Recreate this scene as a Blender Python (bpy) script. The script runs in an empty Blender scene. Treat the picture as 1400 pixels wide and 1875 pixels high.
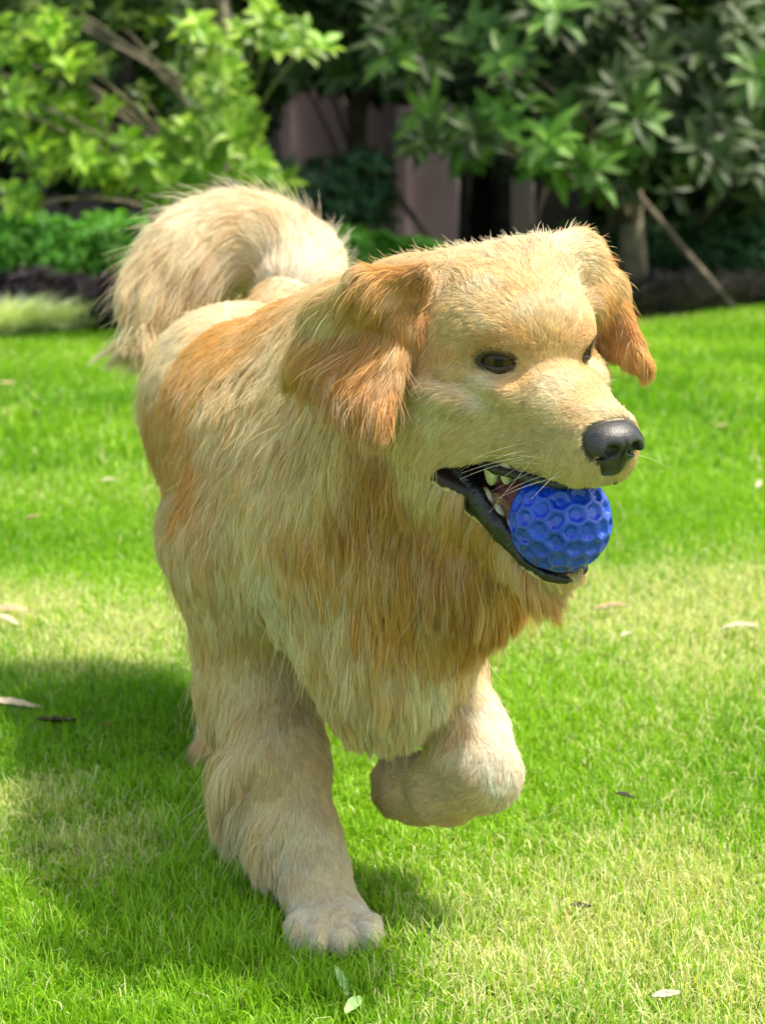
import bpy, math, random
import numpy as np
import openvdb
from mathutils import Vector, Matrix
from mathutils.kdtree import KDTree
rng = np.random.default_rng(7); random.seed(7)
SC = bpy.context.scene; COL = SC.collection

# ------------------------------------------------------------ camera
CAM_H = .647; FPX = 3700.; TH = math.atan(637.5/FPX)
cam_d = bpy.data.cameras.new('camera'); cam = bpy.data.objects.new('camera', cam_d); COL.objects.link(cam)
cam.location = (0, 0, CAM_H); cam.rotation_euler = (math.pi/2-TH, 0, 0)
cam_d.sensor_fit = 'VERTICAL'; cam_d.sensor_height = 36; cam_d.lens = FPX/1875*36
cam_d.clip_start = .05; cam_d.clip_end = 500
cam_d.dof.use_dof = True; cam_d.dof.focus_distance = 1.52; cam_d.dof.aperture_fstop = 10
SC.camera = cam
# ------------------------------------------------------------ world, sun, exposure
SUN_EL = math.radians(66); SUN_AZ = math.radians(-3)      # azimuth measured from +X towards +Y
w = bpy.data.worlds.new('World'); SC.world = w; w.use_nodes = True
nt = w.node_tree; bg = nt.nodes['Background']; sky = nt.nodes.new('ShaderNodeTexSky')
sky.sky_type = 'NISHITA'; sky.sun_disc = False; sky.sun_elevation = SUN_EL
sky.sun_rotation = math.pi/2-SUN_AZ; sky.dust_density = 2.5; sky.ozone_density = .6
hz = nt.nodes.new('ShaderNodeMix'); hz.data_type = 'RGBA'; hz.blend_type = 'MULTIPLY'; hz.inputs[0].default_value = 1; hz.inputs[7].default_value = (1, .92, .74, 1)   # warm tint put into the sky light, standing in for white balance
nt.links.new(sky.outputs[0], hz.inputs[6]); nt.links.new(hz.outputs[2], bg.inputs[0]); bg.inputs[1].default_value = .15
sun_d = bpy.data.lights.new('sun', 'SUN'); sun_d.energy = 2.75; sun_d.angle = math.radians(4); sun_d.color = (1, .93, .80)
sun = bpy.data.objects.new('sun', sun_d); COL.objects.link(sun)
sv = Vector((math.cos(SUN_EL)*math.cos(SUN_AZ), math.cos(SUN_EL)*math.sin(SUN_AZ), math.sin(SUN_EL)))
sun.rotation_euler = sv.to_track_quat('Z', 'Y').to_euler()
SC.view_settings.view_transform = 'Standard'; SC.view_settings.look = 'None'
SC.view_settings.exposure = 1.26; SC.view_settings.gamma = 1
cy = SC.cycles; cy.use_denoising = True
try: cy.denoiser = 'OPENIMAGEDENOISE'; cy.denoising_input_passes = 'RGB_ALBEDO_NORMAL'; cy.denoising_prefilter = 'ACCURATE'
except Exception: pass
cy.max_bounces = 8; cy.diffuse_bounces = 3; cy.transmission_bounces = 6; cy.transparent_max_bounces = 8; cy.caustics_reflective = False
cy.use_adaptive_sampling = True; cy.adaptive_threshold = .02
SC.cycles_curves.shape = 'RIBBONS'; SC.cycles_curves.subdivisions = 1

# ------------------------------------------------------------ helpers
def A(*v): return np.array(v, float)
def cam_ray(px, py):
    ct, st = math.cos(TH), math.sin(TH)
    a, b = (px-700)/FPX, (py-937.5)/FPX
    return A(a, ct-b*st, -st-b*ct)
def P(px, py, Y):                       # the point at distance Y seen there in the photograph
    d = cam_ray(px, py); return A(0, 0, CAM_H)+d*(Y/d[1])
def G(px, py, z=0):                     # the point of the lawn seen there
    d = cam_ray(px, py); return A(0, 0, CAM_H)+d*((z-CAM_H)/d[2])
HR = np.array([[ .47271536, .88068063, .0306889], [-.86224343, .46944514, -.19015134], [-.18186935, .06342616, .98127502]])
HT = A(.1222, 1.52160515, .50451989)
def HW(p): return np.asarray(p, float)@HR.T+HT          # head space -> world
def HP(px, py, y):                      # world point on the head-space plane y
    o = HR.T@(A(0, 0, CAM_H)-HT); d = HR.T@cam_ray(px, py); return HW(o+d*(y-o[1])/d[1])

def tag(o, label=None, cat=None, group=None, kind=None):
    if label: o['label'] = label
    if cat: o['category'] = cat
    if group: o['group'] = group
    if kind: o['kind'] = kind
    return o
def link(name, data, parent=None, mats=()):
    o = bpy.data.objects.new(name, data); COL.objects.link(o)
    if parent is not None:
        o.parent = parent; o.matrix_parent_inverse = Matrix.Translation(-Vector(parent.location))
    for m in mats: data.materials.append(m)
    return o
def empty(name, loc): 
    o = bpy.data.objects.new(name, None); o.location = loc; COL.objects.link(o); o.empty_display_size = .05; return o
def npmesh(name, V, F, smooth=True, colors=None):
    """V (n,3); F (m,3|4) int"""
    me = bpy.data.meshes.new(name); V = np.ascontiguousarray(V, np.float32); F = np.ascontiguousarray(F, np.int32)
    k = F.shape[1]; me.vertices.add(len(V)); me.vertices.foreach_set('co', V.ravel())
    me.loops.add(F.size); me.loops.foreach_set('vertex_index', F.ravel())
    me.polygons.add(len(F)); me.polygons.foreach_set('loop_start', np.arange(0, F.size, k, dtype=np.int32))
    me.polygons.foreach_set('use_smooth', np.full(len(F), smooth))
    if colors is not None:
        a = me.attributes.new('tint', 'FLOAT_COLOR', 'POINT'); c = np.ones((len(V), 4), np.float32); c[:, :3] = colors
        a.data.foreach_set('color', c.ravel())
    me.update(calc_edges=True); me.validate(); return me

# ------------------------------------------------------------ materials
def mat(name):
    m = bpy.data.materials.new(name); m.use_nodes = True; n = m.node_tree
    for x in list(n.nodes): n.nodes.remove(x)
    out = n.nodes.new('ShaderNodeOutputMaterial'); return m, n, out
def N(n, t, **kw):
    x = n.nodes.new(t)
    for k, v in kw.items():
        if k.startswith('i_'): x.inputs[k[2:].replace('_', ' ')].default_value = v
        else: setattr(x, k, v)
    return x
def rgb(c): return (c[0], c[1], c[2], 1)
def noise_col(n, c1, c2, scale, detail=4, coord='Object', lo=.35, hi=.65, attr=None):
    tc = N(n, 'ShaderNodeTexCoord'); nz = N(n, 'ShaderNodeTexNoise'); nz.inputs['Scale'].default_value = scale; nz.inputs['Detail'].default_value = detail
    n.links.new(tc.outputs[coord], nz.inputs['Vector'])
    r = N(n, 'ShaderNodeValToRGB'); r.color_ramp.elements[0].position = lo; r.color_ramp.elements[1].position = hi
    r.color_ramp.elements[0].color = rgb(c1); r.color_ramp.elements[1].color = rgb(c2); n.links.new(nz.outputs[0], r.inputs[0]); return r.outputs[0], nz
def simple(name, c1, c2, scale=20, rough=.8, bump=.0, bscale=60, coord='Object', spec=.4, coat=0):
    m, n, out = mat(name); p = N(n, 'ShaderNodeBsdfPrincipled'); c, nz = noise_col(n, c1, c2, scale, coord=coord)
    n.links.new(c, p.inputs['Base Color']); p.inputs['Roughness'].default_value = rough; p.inputs['Specular IOR Level'].default_value = spec
    p.inputs['Coat Weight'].default_value = coat; p.inputs['Coat Roughness'].default_value = .05
    if bump:
        tc = N(n, 'ShaderNodeTexCoord'); z = N(n, 'ShaderNodeTexNoise'); z.inputs['Scale'].default_value = bscale; z.inputs['Detail'].default_value = 6
        n.links.new(tc.outputs[coord], z.inputs['Vector'])
        b = N(n, 'ShaderNodeBump'); b.inputs['Strength'].default_value = bump; b.inputs['Distance'].default_value = .01
        n.links.new(z.outputs[0], b.inputs['Height']); n.links.new(b.outputs[0], p.inputs['Normal'])
    n.links.new(p.outputs[0], out.inputs[0]); return m
def leafy(name, rough=.45, trans=.35, tcol=(1.2, 1.25, .5), spec=.4):
    """leaf or grass blade: its own colour in the 'tint' attribute, light passes through"""
    m, n, out = mat(name); at = N(n, 'ShaderNodeAttribute', attribute_name='tint')
    p = N(n, 'ShaderNodeBsdfPrincipled'); p.inputs['Roughness'].default_value = rough; p.inputs['Specular IOR Level'].default_value = spec
    t = N(n, 'ShaderNodeBsdfTranslucent'); mul = N(n, 'ShaderNodeMix', data_type='RGBA', blend_type='MULTIPLY'); mul.inputs[0].default_value = 1
    n.links.new(at.outputs['Color'], mul.inputs[6]); mul.inputs[7].default_value = rgb(tcol)
    n.links.new(at.outputs['Color'], p.inputs['Base Color']); n.links.new(mul.outputs[2], t.inputs[0])
    mx = N(n, 'ShaderNodeMixShader'); mx.inputs[0].default_value = trans
    n.links.new(p.outputs[0], mx.inputs[1]); n.links.new(t.outputs[0], mx.inputs[2]); n.links.new(mx.outputs[0], out.inputs[0]); return m
def fur_mat(name, rough=.35):
    m, n, out = mat(name); at = N(n, 'ShaderNodeAttribute', attribute_name='tint')
    d = N(n, 'ShaderNodeBsdfDiffuse'); t = N(n, 'ShaderNodeBsdfTranslucent')
    n.links.new(at.outputs['Color'], d.inputs[0]); n.links.new(at.outputs['Color'], t.inputs[0])
    r = N(n, 'ShaderNodeBsdfHair', component='Reflection'); r.inputs['RoughnessU'].default_value = .35; r.inputs['RoughnessV'].default_value = .6
    r.inputs['Offset'].default_value = -.07
    mr = N(n, 'ShaderNodeMix', data_type='RGBA'); mr.inputs[0].default_value = .45; mr.inputs[7].default_value = (1, 1, 1, 1)
    n.links.new(at.outputs['Color'], mr.inputs[6]); n.links.new(mr.outputs[2], r.inputs[0])
    m1 = N(n, 'ShaderNodeMixShader'); m1.inputs[0].default_value = .38; n.links.new(d.outputs[0], m1.inputs[1]); n.links.new(t.outputs[0], m1.inputs[2])
    m2 = N(n, 'ShaderNodeMixShader'); m2.inputs[0].default_value = .12; n.links.new(m1.outputs[0], m2.inputs[1]); n.links.new(r.outputs[0], m2.inputs[2])
    n.links.new(m2.outputs[0], out.inputs[0]); return m

# ------------------------------------------------------------ signed distance modelling
class Field:
    def __init__(s, xs, ys, zs): s.ax = [np.asarray(a, np.float32) for a in (xs, ys, zs)]; s.F = np.full([len(a) for a in s.ax], .08, np.float32)
    def win(s, lo, hi):
        sl = []
        for a, l, h in zip(s.ax, lo, hi):
            i, j = np.searchsorted(a, l), np.searchsorted(a, h); sl.append(slice(max(i-1, 0), min(j+1, len(a))))
        X, Y, Z = np.meshgrid(*[a[q] for a, q in zip(s.ax, sl)], indexing='ij', sparse=False)
        return tuple(sl), np.stack([X, Y, Z], -1)
    def put(s, sl, d, k, sub):
        a = s.F[sl]
        if sub: d = -d; h = np.maximum(k-np.abs(a-d), 0)/k; s.F[sl] = np.maximum(a, d)+h*h*k*.25
        else: h = np.maximum(k-np.abs(a-d), 0)/k; s.F[sl] = np.minimum(a, d)-h*h*k*.25
    def ell(s, c, r, B=None, k=.02, sub=False):
        c = A(*c); r = A(*r); m = r.max()+k+.03; sl, p = s.win(c-m, c+m); q = p-c.astype(np.float32)
        if B is not None: q = q@np.asarray(B, np.float32)         # columns of B = axes
        k0 = np.linalg.norm(q/r, axis=-1); k1 = np.linalg.norm(q/(r*r), axis=-1)+1e-9
        s.put(sl, (k0*(k0-1)/k1).astype(np.float32), k, sub)
    def cone(s, a, b, ra, rb, k=.02, sub=False):
        a = A(*a); b = A(*b); m = max(ra, rb)+k+.03; sl, p = s.win(np.minimum(a, b)-m, np.maximum(a, b)+m)
        ab = b-a; t = np.clip(((p-a)@ab)/(ab@ab), 0, 1); d = np.linalg.norm(p-a-t[..., None]*ab, axis=-1)-(ra+(rb-ra)*t)
        s.put(sl, d.astype(np.float32), k, sub)
    def chain(s, pts, rs, k=.02):
        for i in range(len(pts)-1): s.cone(pts[i], pts[i+1], rs[i], rs[i+1], k)
    def tri(s, a, b, c, th, k=.01):
        a, b, c = A(*a), A(*b), A(*c); m = th+k+.03; sl, p = s.win(np.minimum(np.minimum(a, b), c)-m, np.maximum(np.maximum(a, b), c)+m)
        n = np.cross(b-a, c-a); n /= np.linalg.norm(n); h = (p-a)@n; inside = np.ones(h.shape, bool); d2 = np.full(h.shape, 9.)
        for u, v in ((a, b), (b, c), (c, a)):
            e = v-u; inside &= ((p-u)@np.cross(n, e)) >= 0; t = np.clip(((p-u)@e)/(e@e), 0, 1)
            d2 = np.minimum(d2, np.linalg.norm(p-u-t[..., None]*e, axis=-1))
        s.put(sl, (np.where(inside, np.abs(h), d2)-th).astype(np.float32), k, False)
    def mesh(s):
        g = openvdb.FloatGrid(.08); g.copyFromArray(s.F); V, T, Q = g.convertToPolygons(isovalue=0., adaptivity=0.)
        W = np.stack([np.interp(V[:, i], np.arange(len(s.ax[i])), s.ax[i]) for i in range(3)], -1)
        F = np.asarray(Q, np.int64)
        if len(T): F = np.vstack([F, np.c_[T, T[:, 2]]])
        # outward orientation check
        a, b, c = W[F[:, 0]], W[F[:, 1]], W[F[:, 2]]
        n = np.cross(b-a, c-a); g0 = s.grad(a); 
        if (n*g0).sum() < 0: F = F[:, ::-1]
        return W, F
    def sample(s, p):
        idx = []; fr = []
        for i in range(3):
            u = np.interp(p[:, i], s.ax[i], np.arange(len(s.ax[i]))); j = np.minimum(u.astype(int), len(s.ax[i])-2); idx.append(j); fr.append(u-j)
        i, j, k = idx; a, b, c = fr; F = s.F
        f = lambda x, y, z: F[i+x, j+y, k+z]
        return ((f(0,0,0)*(1-a)+f(1,0,0)*a)*(1-b)+(f(0,1,0)*(1-a)+f(1,1,0)*a)*b)*(1-c)+((f(0,0,1)*(1-a)+f(1,0,1)*a)*(1-b)+(f(0,1,1)*(1-a)+f(1,1,1)*a)*b)*c
    def grad(s, p, e=.004):
        g = np.stack([s.sample(p+e*np.eye(3)[i])-s.sample(p-e*np.eye(3)[i]) for i in range(3)], -1)
        return g/(np.linalg.norm(g, axis=1, keepdims=True)+1e-9)
def nrm(v): return v/(np.linalg.norm(v, axis=-1, keepdims=True)+1e-12)
def axis(segs):                        # [(start, stop, step), ...]
    return np.unique(np.concatenate([np.arange(a, b, s) for a, b, s in segs]).round(6))
# ------------------------------------------------------------ the ground
def smooth_noise(x, y, s, seed=0):
    r = np.random.default_rng(seed); o = np.zeros_like(x)
    for k in range(7):
        a = r.uniform(0, 2*math.pi); f = s*r.uniform(.6, 1.7); o += np.sin((x*math.cos(a)+y*math.sin(a))*f+r.uniform(0, 6.3)+1.3*np.sin((x*math.sin(a)-y*math.cos(a))*f*.7))
    return o/7**.5
EDGE_PX = [(-900, 640), (-300, 630), (0, 622), (120, 612), (250, 606), (700, 606), (1000, 600), (1180, 590), (1300, 572), (1400, 561), (1700, 545), (2400, 530)]
EDGE = np.array([G(px, py)[:2] for px, py in EDGE_PX]); EDGE = np.vstack([[-25, EDGE[0, 1]-1], EDGE, [25, EDGE[-1, 1]+1]])
def edge_y(x): return np.interp(x, EDGE[:, 0], EDGE[:, 1])
def sheet(name, y0, y1, z0, z1, mt, nx=240, ny=60, rough=0):
    xs_ = np.linspace(-25, 25, nx+1); t_ = np.linspace(0, 1, ny+1)**2 if rough else np.linspace(0, 1, ny+1)
    X, T = np.meshgrid(xs_, t_, indexing='ij'); Ya = y0(xs_)[:, None]; Yb = y1(xs_)[:, None]; Y = Ya+(Yb-Ya)*T
    Z = z0+(z1-z0)*np.clip((Y-Ya)/1.0, 0, 1)+rough*smooth_noise(X, Y, 7, 3)*np.clip((Y-Ya)/.15, 0, 1)
    V = np.stack([X, Y, Z], -1).reshape(-1, 3); i, j = np.meshgrid(np.arange(nx), np.arange(ny), indexing='ij'); a = i*(ny+1)+j
    return npmesh(name, V, np.stack([a, a+ny+1, a+ny+2, a+1], -1).reshape(-1, 4))
soil = simple('lawn_soil', (.085, .17, .020), (.14, .25, .035), 9, .95, .6, 60)
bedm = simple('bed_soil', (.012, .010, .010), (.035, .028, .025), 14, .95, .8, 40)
tag(link('lawn', sheet('lawn', lambda x: x*0-4, lambda x: edge_y(x), 0, 0, soil), None), kind='structure')
bpy.data.objects['lawn'].data.materials.append(soil)
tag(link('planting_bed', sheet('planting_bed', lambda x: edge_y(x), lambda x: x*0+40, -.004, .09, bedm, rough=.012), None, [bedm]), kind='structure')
# ------------------------------------------------------------ planting behind the lawn
def tube(pts, rs, n=10):
    pts = np.array(pts, float); V = []; 
    for i, p in enumerate(pts):
        t = nrm(pts[min(i+1, len(pts)-1)]-pts[max(i-1, 0)]); a = nrm(np.cross(t, A(.3, .9, .1))); b = np.cross(t, a); th = np.arange(n)*2*math.pi/n
        V.append(p+rs[i]*(np.cos(th)[:, None]*a+np.sin(th)[:, None]*b))
    V = np.vstack(V); m = len(pts); F = [[i*n+k, i*n+(k+1) % n, (i+1)*n+(k+1) % n, (i+1)*n+k] for i in range(m-1) for k in range(n)]
    V = np.vstack([V, pts[-1:], pts[:1]]); F += [[(m-1)*n+k, (m-1)*n+(k+1) % n, m*n, m*n] for k in range(n)]+[[(k+1) % n, k, m*n+1, m*n+1] for k in range(n)]
    return V, np.array(F)
def merge(lst):
    VV, FF, o = [], [], 0
    for V, F in lst: VV.append(V); FF.append(F+o); o += len(V)
    return np.vstack(VV), np.vstack(FF)
def fixmesh(name, V, F, colors=None, smooth=True):     # quads that repeat a corner become triangles
    me = bpy.data.meshes.new(name); me.from_pydata(V.tolist(), [], [list(dict.fromkeys(f)) for f in F.tolist()]); me.polygons.foreach_set('use_smooth', np.full(len(me.polygons), smooth)); me.update(); return me
LU = np.array([0, .2, .45, .72, 1.]); LWd = np.array([.10, .72, 1., .74, .04])
def leafbatch(c, d, up, L, W, col, droop=.25, fold=.22):
    n = len(c); d = nrm(d); s = nrm(np.cross(d, up)); u = np.cross(s, d); V = np.zeros((n, 5, 3, 3))
    for k in range(5):
        mid = c+d*(L*LU[k])[:, None]-u*(L*droop*LU[k]**2)[:, None]
        for j, q in enumerate((-1, 0, 1)): V[:, k, j] = mid+s*(q*W*LWd[k]/2)[:, None]+u*(abs(q)*W*LWd[k]*fold)[:, None]
    b = np.arange(n)[:, None]*15; F = np.concatenate([b+np.array([[k*3+j, k*3+j+1, k*3+j+4, k*3+j+3]]) for k in range(4) for j in range(2)], 1).reshape(-1, 4)
    C_ = np.repeat(col, 15, 0); return V.reshape(-1, 3), F, C_
def rosettes(cen, out, n, L, W, c1, c2, bright=None, spread=.9):
    m = len(cen); cen = np.repeat(cen, n, 0); out = nrm(np.repeat(out, n, 0)); a = np.cross(out, A(.2, .3, .93)); a = nrm(a); b = np.cross(out, a)
    th = np.tile(np.arange(n)*2.4, m)+np.repeat(rng.uniform(0, 6.3, m), n); el = rng.uniform(.1, spread, m*n)
    d = out*el[:, None]+(np.cos(th)[:, None]*a+np.sin(th)[:, None]*b); L_ = L*rng.uniform(.65, 1.2, m*n); t = rng.random((m*n, 1)); cb = c1+(c2-c1)*t
    if bright is not None: cb = cb*np.repeat(bright, n)[:, None]
    return leafbatch(cen+out*rng.uniform(-.02, .02, (m*n, 1)), d, out+A(0, 0, .4)+rng.normal(0, .15, (m*n, 3)), L_, W*rng.uniform(.8, 1.2, m*n), np.clip(cb*rng.uniform(.8, 1.2, (m*n, 1)), 0, .9))
bark = {k: simple(k, a, b, 14, .9, .8, 40) for k, a, b in (('pale_bark', (.16, .135, .095), (.30, .26, .19)), ('dark_bark', (.012, .011, .010), (.04, .035, .03)), ('brown_bark', (.07, .055, .04), (.14, .11, .08)), ('stake_wood', (.10, .085, .06), (.20, .17, .12)))}
lf_big = leafy('broad_leaf', .5, .28, (1.1, 1.25, .4)); lf_small = leafy('small_leaf', .42, .38, (1.15, 1.2, .4))
def tree(base, top, r, barkm, cen, out, n, L, W, c1, c2, label, bright=None, lm=lf_big, limbs=14, group='trees behind the lawn', spread=.9, bend=.04):
    t = empty('tree', base); base, top = A(*base), A(*top); k = np.linspace(0, 1, 9)[:, None]; tr = base+(top-base)*k+A(bend, bend, 0)*np.sin(k*5)*k
    rr = r*(1.15-.65*k[:, 0]); rr[0] *= 1.25; lst = [tube(tr, rr, 14)]
    for i in rng.choice(len(cen), min(limbs, len(cen)), replace=False):
        c = cen[i]; hz = np.clip((c[2]-base[2])/(top[2]-base[2])-.25, .12, .95); s = base+(top-base)*hz; md = (s+c)/2+A(0, 0, .12*np.linalg.norm(c-s))+rng.normal(0, .03, 3)
        q = np.linspace(0, 1, 7)[:, None]; pp = s*(1-q)**2+2*md*q*(1-q)+c*q*q; lst.append(tube(pp, np.linspace(r*.28, .005, 7), 7))
    V, F = merge(lst); tk = link('trunk', fixmesh('trunk', V, F), t, [barkm])
    V, F, C_ = rosettes(cen, out, n, L, W, c1, c2, bright, spread); link('crown', npmesh('crown', V, F, colors=C_), t, [lm]); tag(t, label, 'tree', group); return t
def cloud(n, px0, px1, py0, py1, Y0, Y1, centre=None):
    px = rng.uniform(px0, px1, n); py = rng.uniform(py0, py1, n); Y = rng.uniform(Y0, Y1, n); c = np.array([P(a, b, y) for a, b, y in zip(px, py, Y)])
    ctr = c.mean(0) if centre is None else A(*centre); o = nrm(c-ctr)+A(0, -.45, .55)+rng.normal(0, .3, (n, 3)); return c, o
def patch(pts, Y0, Y1, k, sx, sy):       # groups of twig ends about given places
    c = []
    for px, py in pts:
        for _ in range(k): c.append(P(px+rng.normal(0, sx), py+rng.normal(0, sy), rng.uniform(Y0, Y1)))
    return np.array(c)
def base_at(px, Y): p = P(px, 500, Y); return A(p[0], Y, .06)

# building far behind
wall_m = simple('pink_render', (.46, .39, .42), (.58, .50, .54), 3, .9, .3, 30)
def boxm(lo, hi):
    x0, y0, z0 = lo; x1, y1, z1 = hi; V = np.array([[x, y, z] for x in (x0, x1) for y in (y0, y1) for z in (z0, z1)], float)
    return V, np.array([[0, 1, 3, 2], [4, 6, 7, 5], [0, 4, 5, 1], [2, 3, 7, 6], [0, 2, 6, 4], [1, 5, 7, 3]])
bw = empty('building', (0, 15, 0)); tag(bw, 'dull pink and grey rendered building partly hidden behind the trees', 'building')
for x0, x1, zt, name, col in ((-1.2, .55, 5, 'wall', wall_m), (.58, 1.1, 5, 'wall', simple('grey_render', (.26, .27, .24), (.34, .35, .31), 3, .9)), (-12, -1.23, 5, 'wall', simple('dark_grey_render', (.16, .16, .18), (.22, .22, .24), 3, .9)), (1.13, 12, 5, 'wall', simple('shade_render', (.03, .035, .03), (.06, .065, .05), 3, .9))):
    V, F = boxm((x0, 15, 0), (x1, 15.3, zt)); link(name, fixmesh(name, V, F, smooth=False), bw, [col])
for x0, x1 in ((-.74, -.66), (.10, .17)):
    V, F = boxm((x0, 14.93, 0), (x1, 14.997, 5)); link('pilaster', fixmesh('pilaster', V, F, smooth=False), bw, [wall_m])

G1, G2 = A(.038, .090, .016), A(.10, .20, .028)
# staked tree on the right
pts = [(1210, 90), (1210, 110), (1020, 50), (960, 120), (920, 215), (900, 240), (1000, 270), (1060, 290), (1110, 300), (790, 235), (850, 250), (1320, 200), (1160, 240), (1180, 190), (1080, 190), (1300, 100), (1370, 50), (1100, 20), (880, 60), (780, 60), (720, 40), (1250, 250), (1340, 270), (980, 220), (1130, 130), (1380, 150), (760, 110)]
c = np.vstack([patch(pts, 8.5, 9.4, 3, 24, 20), patch([(1100, 100), (1300, 200), (900, 120), (1200, 0), (1000, -150), (1250, -250), (1100, -450), (900, -300)], 8.8, 10.2, 15, 110, 90)])
o = nrm(c-P(1140, 250, 9.8))+A(0, -.5, .5)+rng.normal(0, .2, c.shape); br = np.ones(len(c)); br[:81] = np.where(rng.random(81) < .3, 1.9, .62); br[12:24] = 2.7; br[24:27] = 2.4; br[81:] = .45  # sunlit rosettes and shaded gaps put into the leaf colour
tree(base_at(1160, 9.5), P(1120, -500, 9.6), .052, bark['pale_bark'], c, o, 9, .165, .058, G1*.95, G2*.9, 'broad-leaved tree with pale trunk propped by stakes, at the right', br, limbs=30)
# dark trees with thin trunks, middle
for px, Y, r, lab, xs0, xs1 in ((848, 10.6, .026, 'thin black straight trunk under dark leaves, left of the thicker black trunk', 700, 950), (917, 10.9, .047, 'thick black trunk tree under dark leaves between the thin trunk and the staked tree', 820, 1200)):
    c, o = cloud(260, xs0, xs1, -500, 170, 10.0, 11.5); tree(base_at(px, Y), P(px+5, -520, Y), r, bark['dark_bark'], c, o, 7, .15, .055, G1*.75, G2*.6, lab, limbs=16, bend=.01)  # crowns extended unseen above the view to shade the bed
# tree in the middle with hanging dark foliage over the pink wall
c, o = cloud(360, 500, 800, -500, 150, 10.5, 12.2); c2, o2 = cloud(25, 600, 700, 300, 400, 10.5, 11.5)
tree(base_at(655, 11.3), P(640, -500, 11.3), .05, bark['brown_bark'], np.vstack([c, c2]), np.vstack([o, o2]), 8, .13, .05, G1*.8, G2*.7, 'dark leafy tree in front of the pink wall, in the middle', limbs=24)
c, o = cloud(50, 520, 690, 300, 410, 10.2, 10.8)
tree(base_at(600, 10.5), P(610, 290, 10.5), .03, bark['brown_bark'], c, o, 8, .10, .035, A(.04, .12, .05), A(.07, .18, .075), 'small blue-green young tree in front of the pink wall, behind the tail of the dog', limbs=12)
# bright green tree on the left
lp = [(60, 70), (110, 60), (40, 110), (150, 110), (90, 190), (150, 210), (30, 260), (70, 300), (130, 260), (160, 290), (200, 320), (240, 320), (290, 310), (330, 330), (370, 310), (340, 290), (30, 360), (380, 120), (400, 100), (400, 160), (420, 190), (390, 240), (430, 240), (450, 270), (380, 270), (470, 300), (500, 330), (520, 70), (480, 50), (540, 90), (350, 60), (10, 180), (330, 250), (10, 70), (300, 350)]
c = patch(lp, 7.3, 8.1, 5, 20, 17); c3 = patch([(50, 90), (100, 180), (60, -60), (250, -60), (400, -100), (160, -250), (300, -300), (-120, 150), (-150, 0), (20, 200)], 7.6, 8.8, 15, 85, 60); cc_ = np.vstack([c, c3])
o = nrm(cc_-P(350, 250, 8.6))+A(0, -.4, .7)+rng.normal(0, .25, cc_.shape); br = np.concatenate([rng.uniform(.55, 1.3, len(c)), rng.uniform(.2, .5, len(c3))])  # back leaf groups darkened: shade put into their colour
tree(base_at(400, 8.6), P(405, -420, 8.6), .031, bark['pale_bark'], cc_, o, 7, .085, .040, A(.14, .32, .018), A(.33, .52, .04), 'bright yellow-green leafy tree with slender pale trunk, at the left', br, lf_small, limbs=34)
# darker trees behind on the left
for px, Y, r, x0, x1, m, bk, lab in ((215, 10.2, .075, 60, 420, 330, 'dark_bark', 'dark trunked tree behind the bright green leaves, at the left'), (40, 10.8, .06, -250, 160, 300, 'dark_bark', 'dark leafy tree at the far left edge'), (440, 11.4, .07, 330, 520, 150, 'dark_bark', 'shaded dark trunk tree right of the slender pale trunk')):
    c, o = cloud(m, x0, x1, -500, 230, Y-.6, Y+.8); tree(base_at(px, Y), P(px+6, -500, Y), r, bark[bk], c, o, 7, .12, .05, G1*.9, G2*.85, lab, limbs=20, bend=.02)
# trees on the right edge and a dark screen of trees at the back
for px, Y, x0, x1, m, lab in ((1290, 11.2, 1130, 1480, 420, 'dark broad-leaved tree behind the staked tree'), (1560, 10.6, 1350, 1900, 300, 'dark leafy tree beyond the right edge of the lawn')):
    c, o = cloud(m, x0, x1, -500, 400, Y-.7, Y+.8); tree(base_at(px, Y), P(px, -500, Y), .06, bark['dark_bark'], c, o, 8, .16, .06, G1*.7, G2*.6, lab, limbs=20)
for i, (px, x0, x1, y1, lab) in enumerate(((-50, -400, 140, 330, 'deep green tree at the back, far left'), (300, 120, 430, 330, 'deep green tree at the back, between the dark trunk and the pale trunk'), (470, 380, 700, 130, 'deep green tree at the back, above the left part of the pink wall'), (880, 640, 960, 170, 'deep green tree at the back, above the right part of the pink wall'), (1100, 1000, 1250, 300, 'deep green tree at the back, behind the props of the staked tree'), (1350, 1200, 1700, 420, 'deep green tree at the back, far right'))):
    c, o = cloud(420, x0, x1, -450, y1, 12.3, 14.2); tree(base_at(px, 13.3), P(px, -450, 13.3), .07, bark['dark_bark'], c, o, 7, .19, .085, A(.015, .045, .012), A(.035, .09, .022), lab, limbs=16, bend=.02)  # shade under the canopy put into the dark leaf colour
# the garden goes on to both sides
for px, x0, x1, lab in ((-600, -950, -300, 'deep green bushy tree beyond the left edge of the view'), (-1150, -1600, -850, 'deep green bushy tree far beyond the left edge of the view'), (1950, 1650, 2300, 'deep green bushy tree beyond the right edge of the view'), (2500, 2200, 2900, 'deep green bushy tree far beyond the right edge of the view')):
    c, o = cloud(420, x0, x1, -400, 470, 10.2, 11.8); tree(base_at(px, 11), P(px, -400, 11), .06, bark['dark_bark'], c, o, 7, .17, .075, G1, G2, lab, limbs=16, bend=.02)
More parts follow.
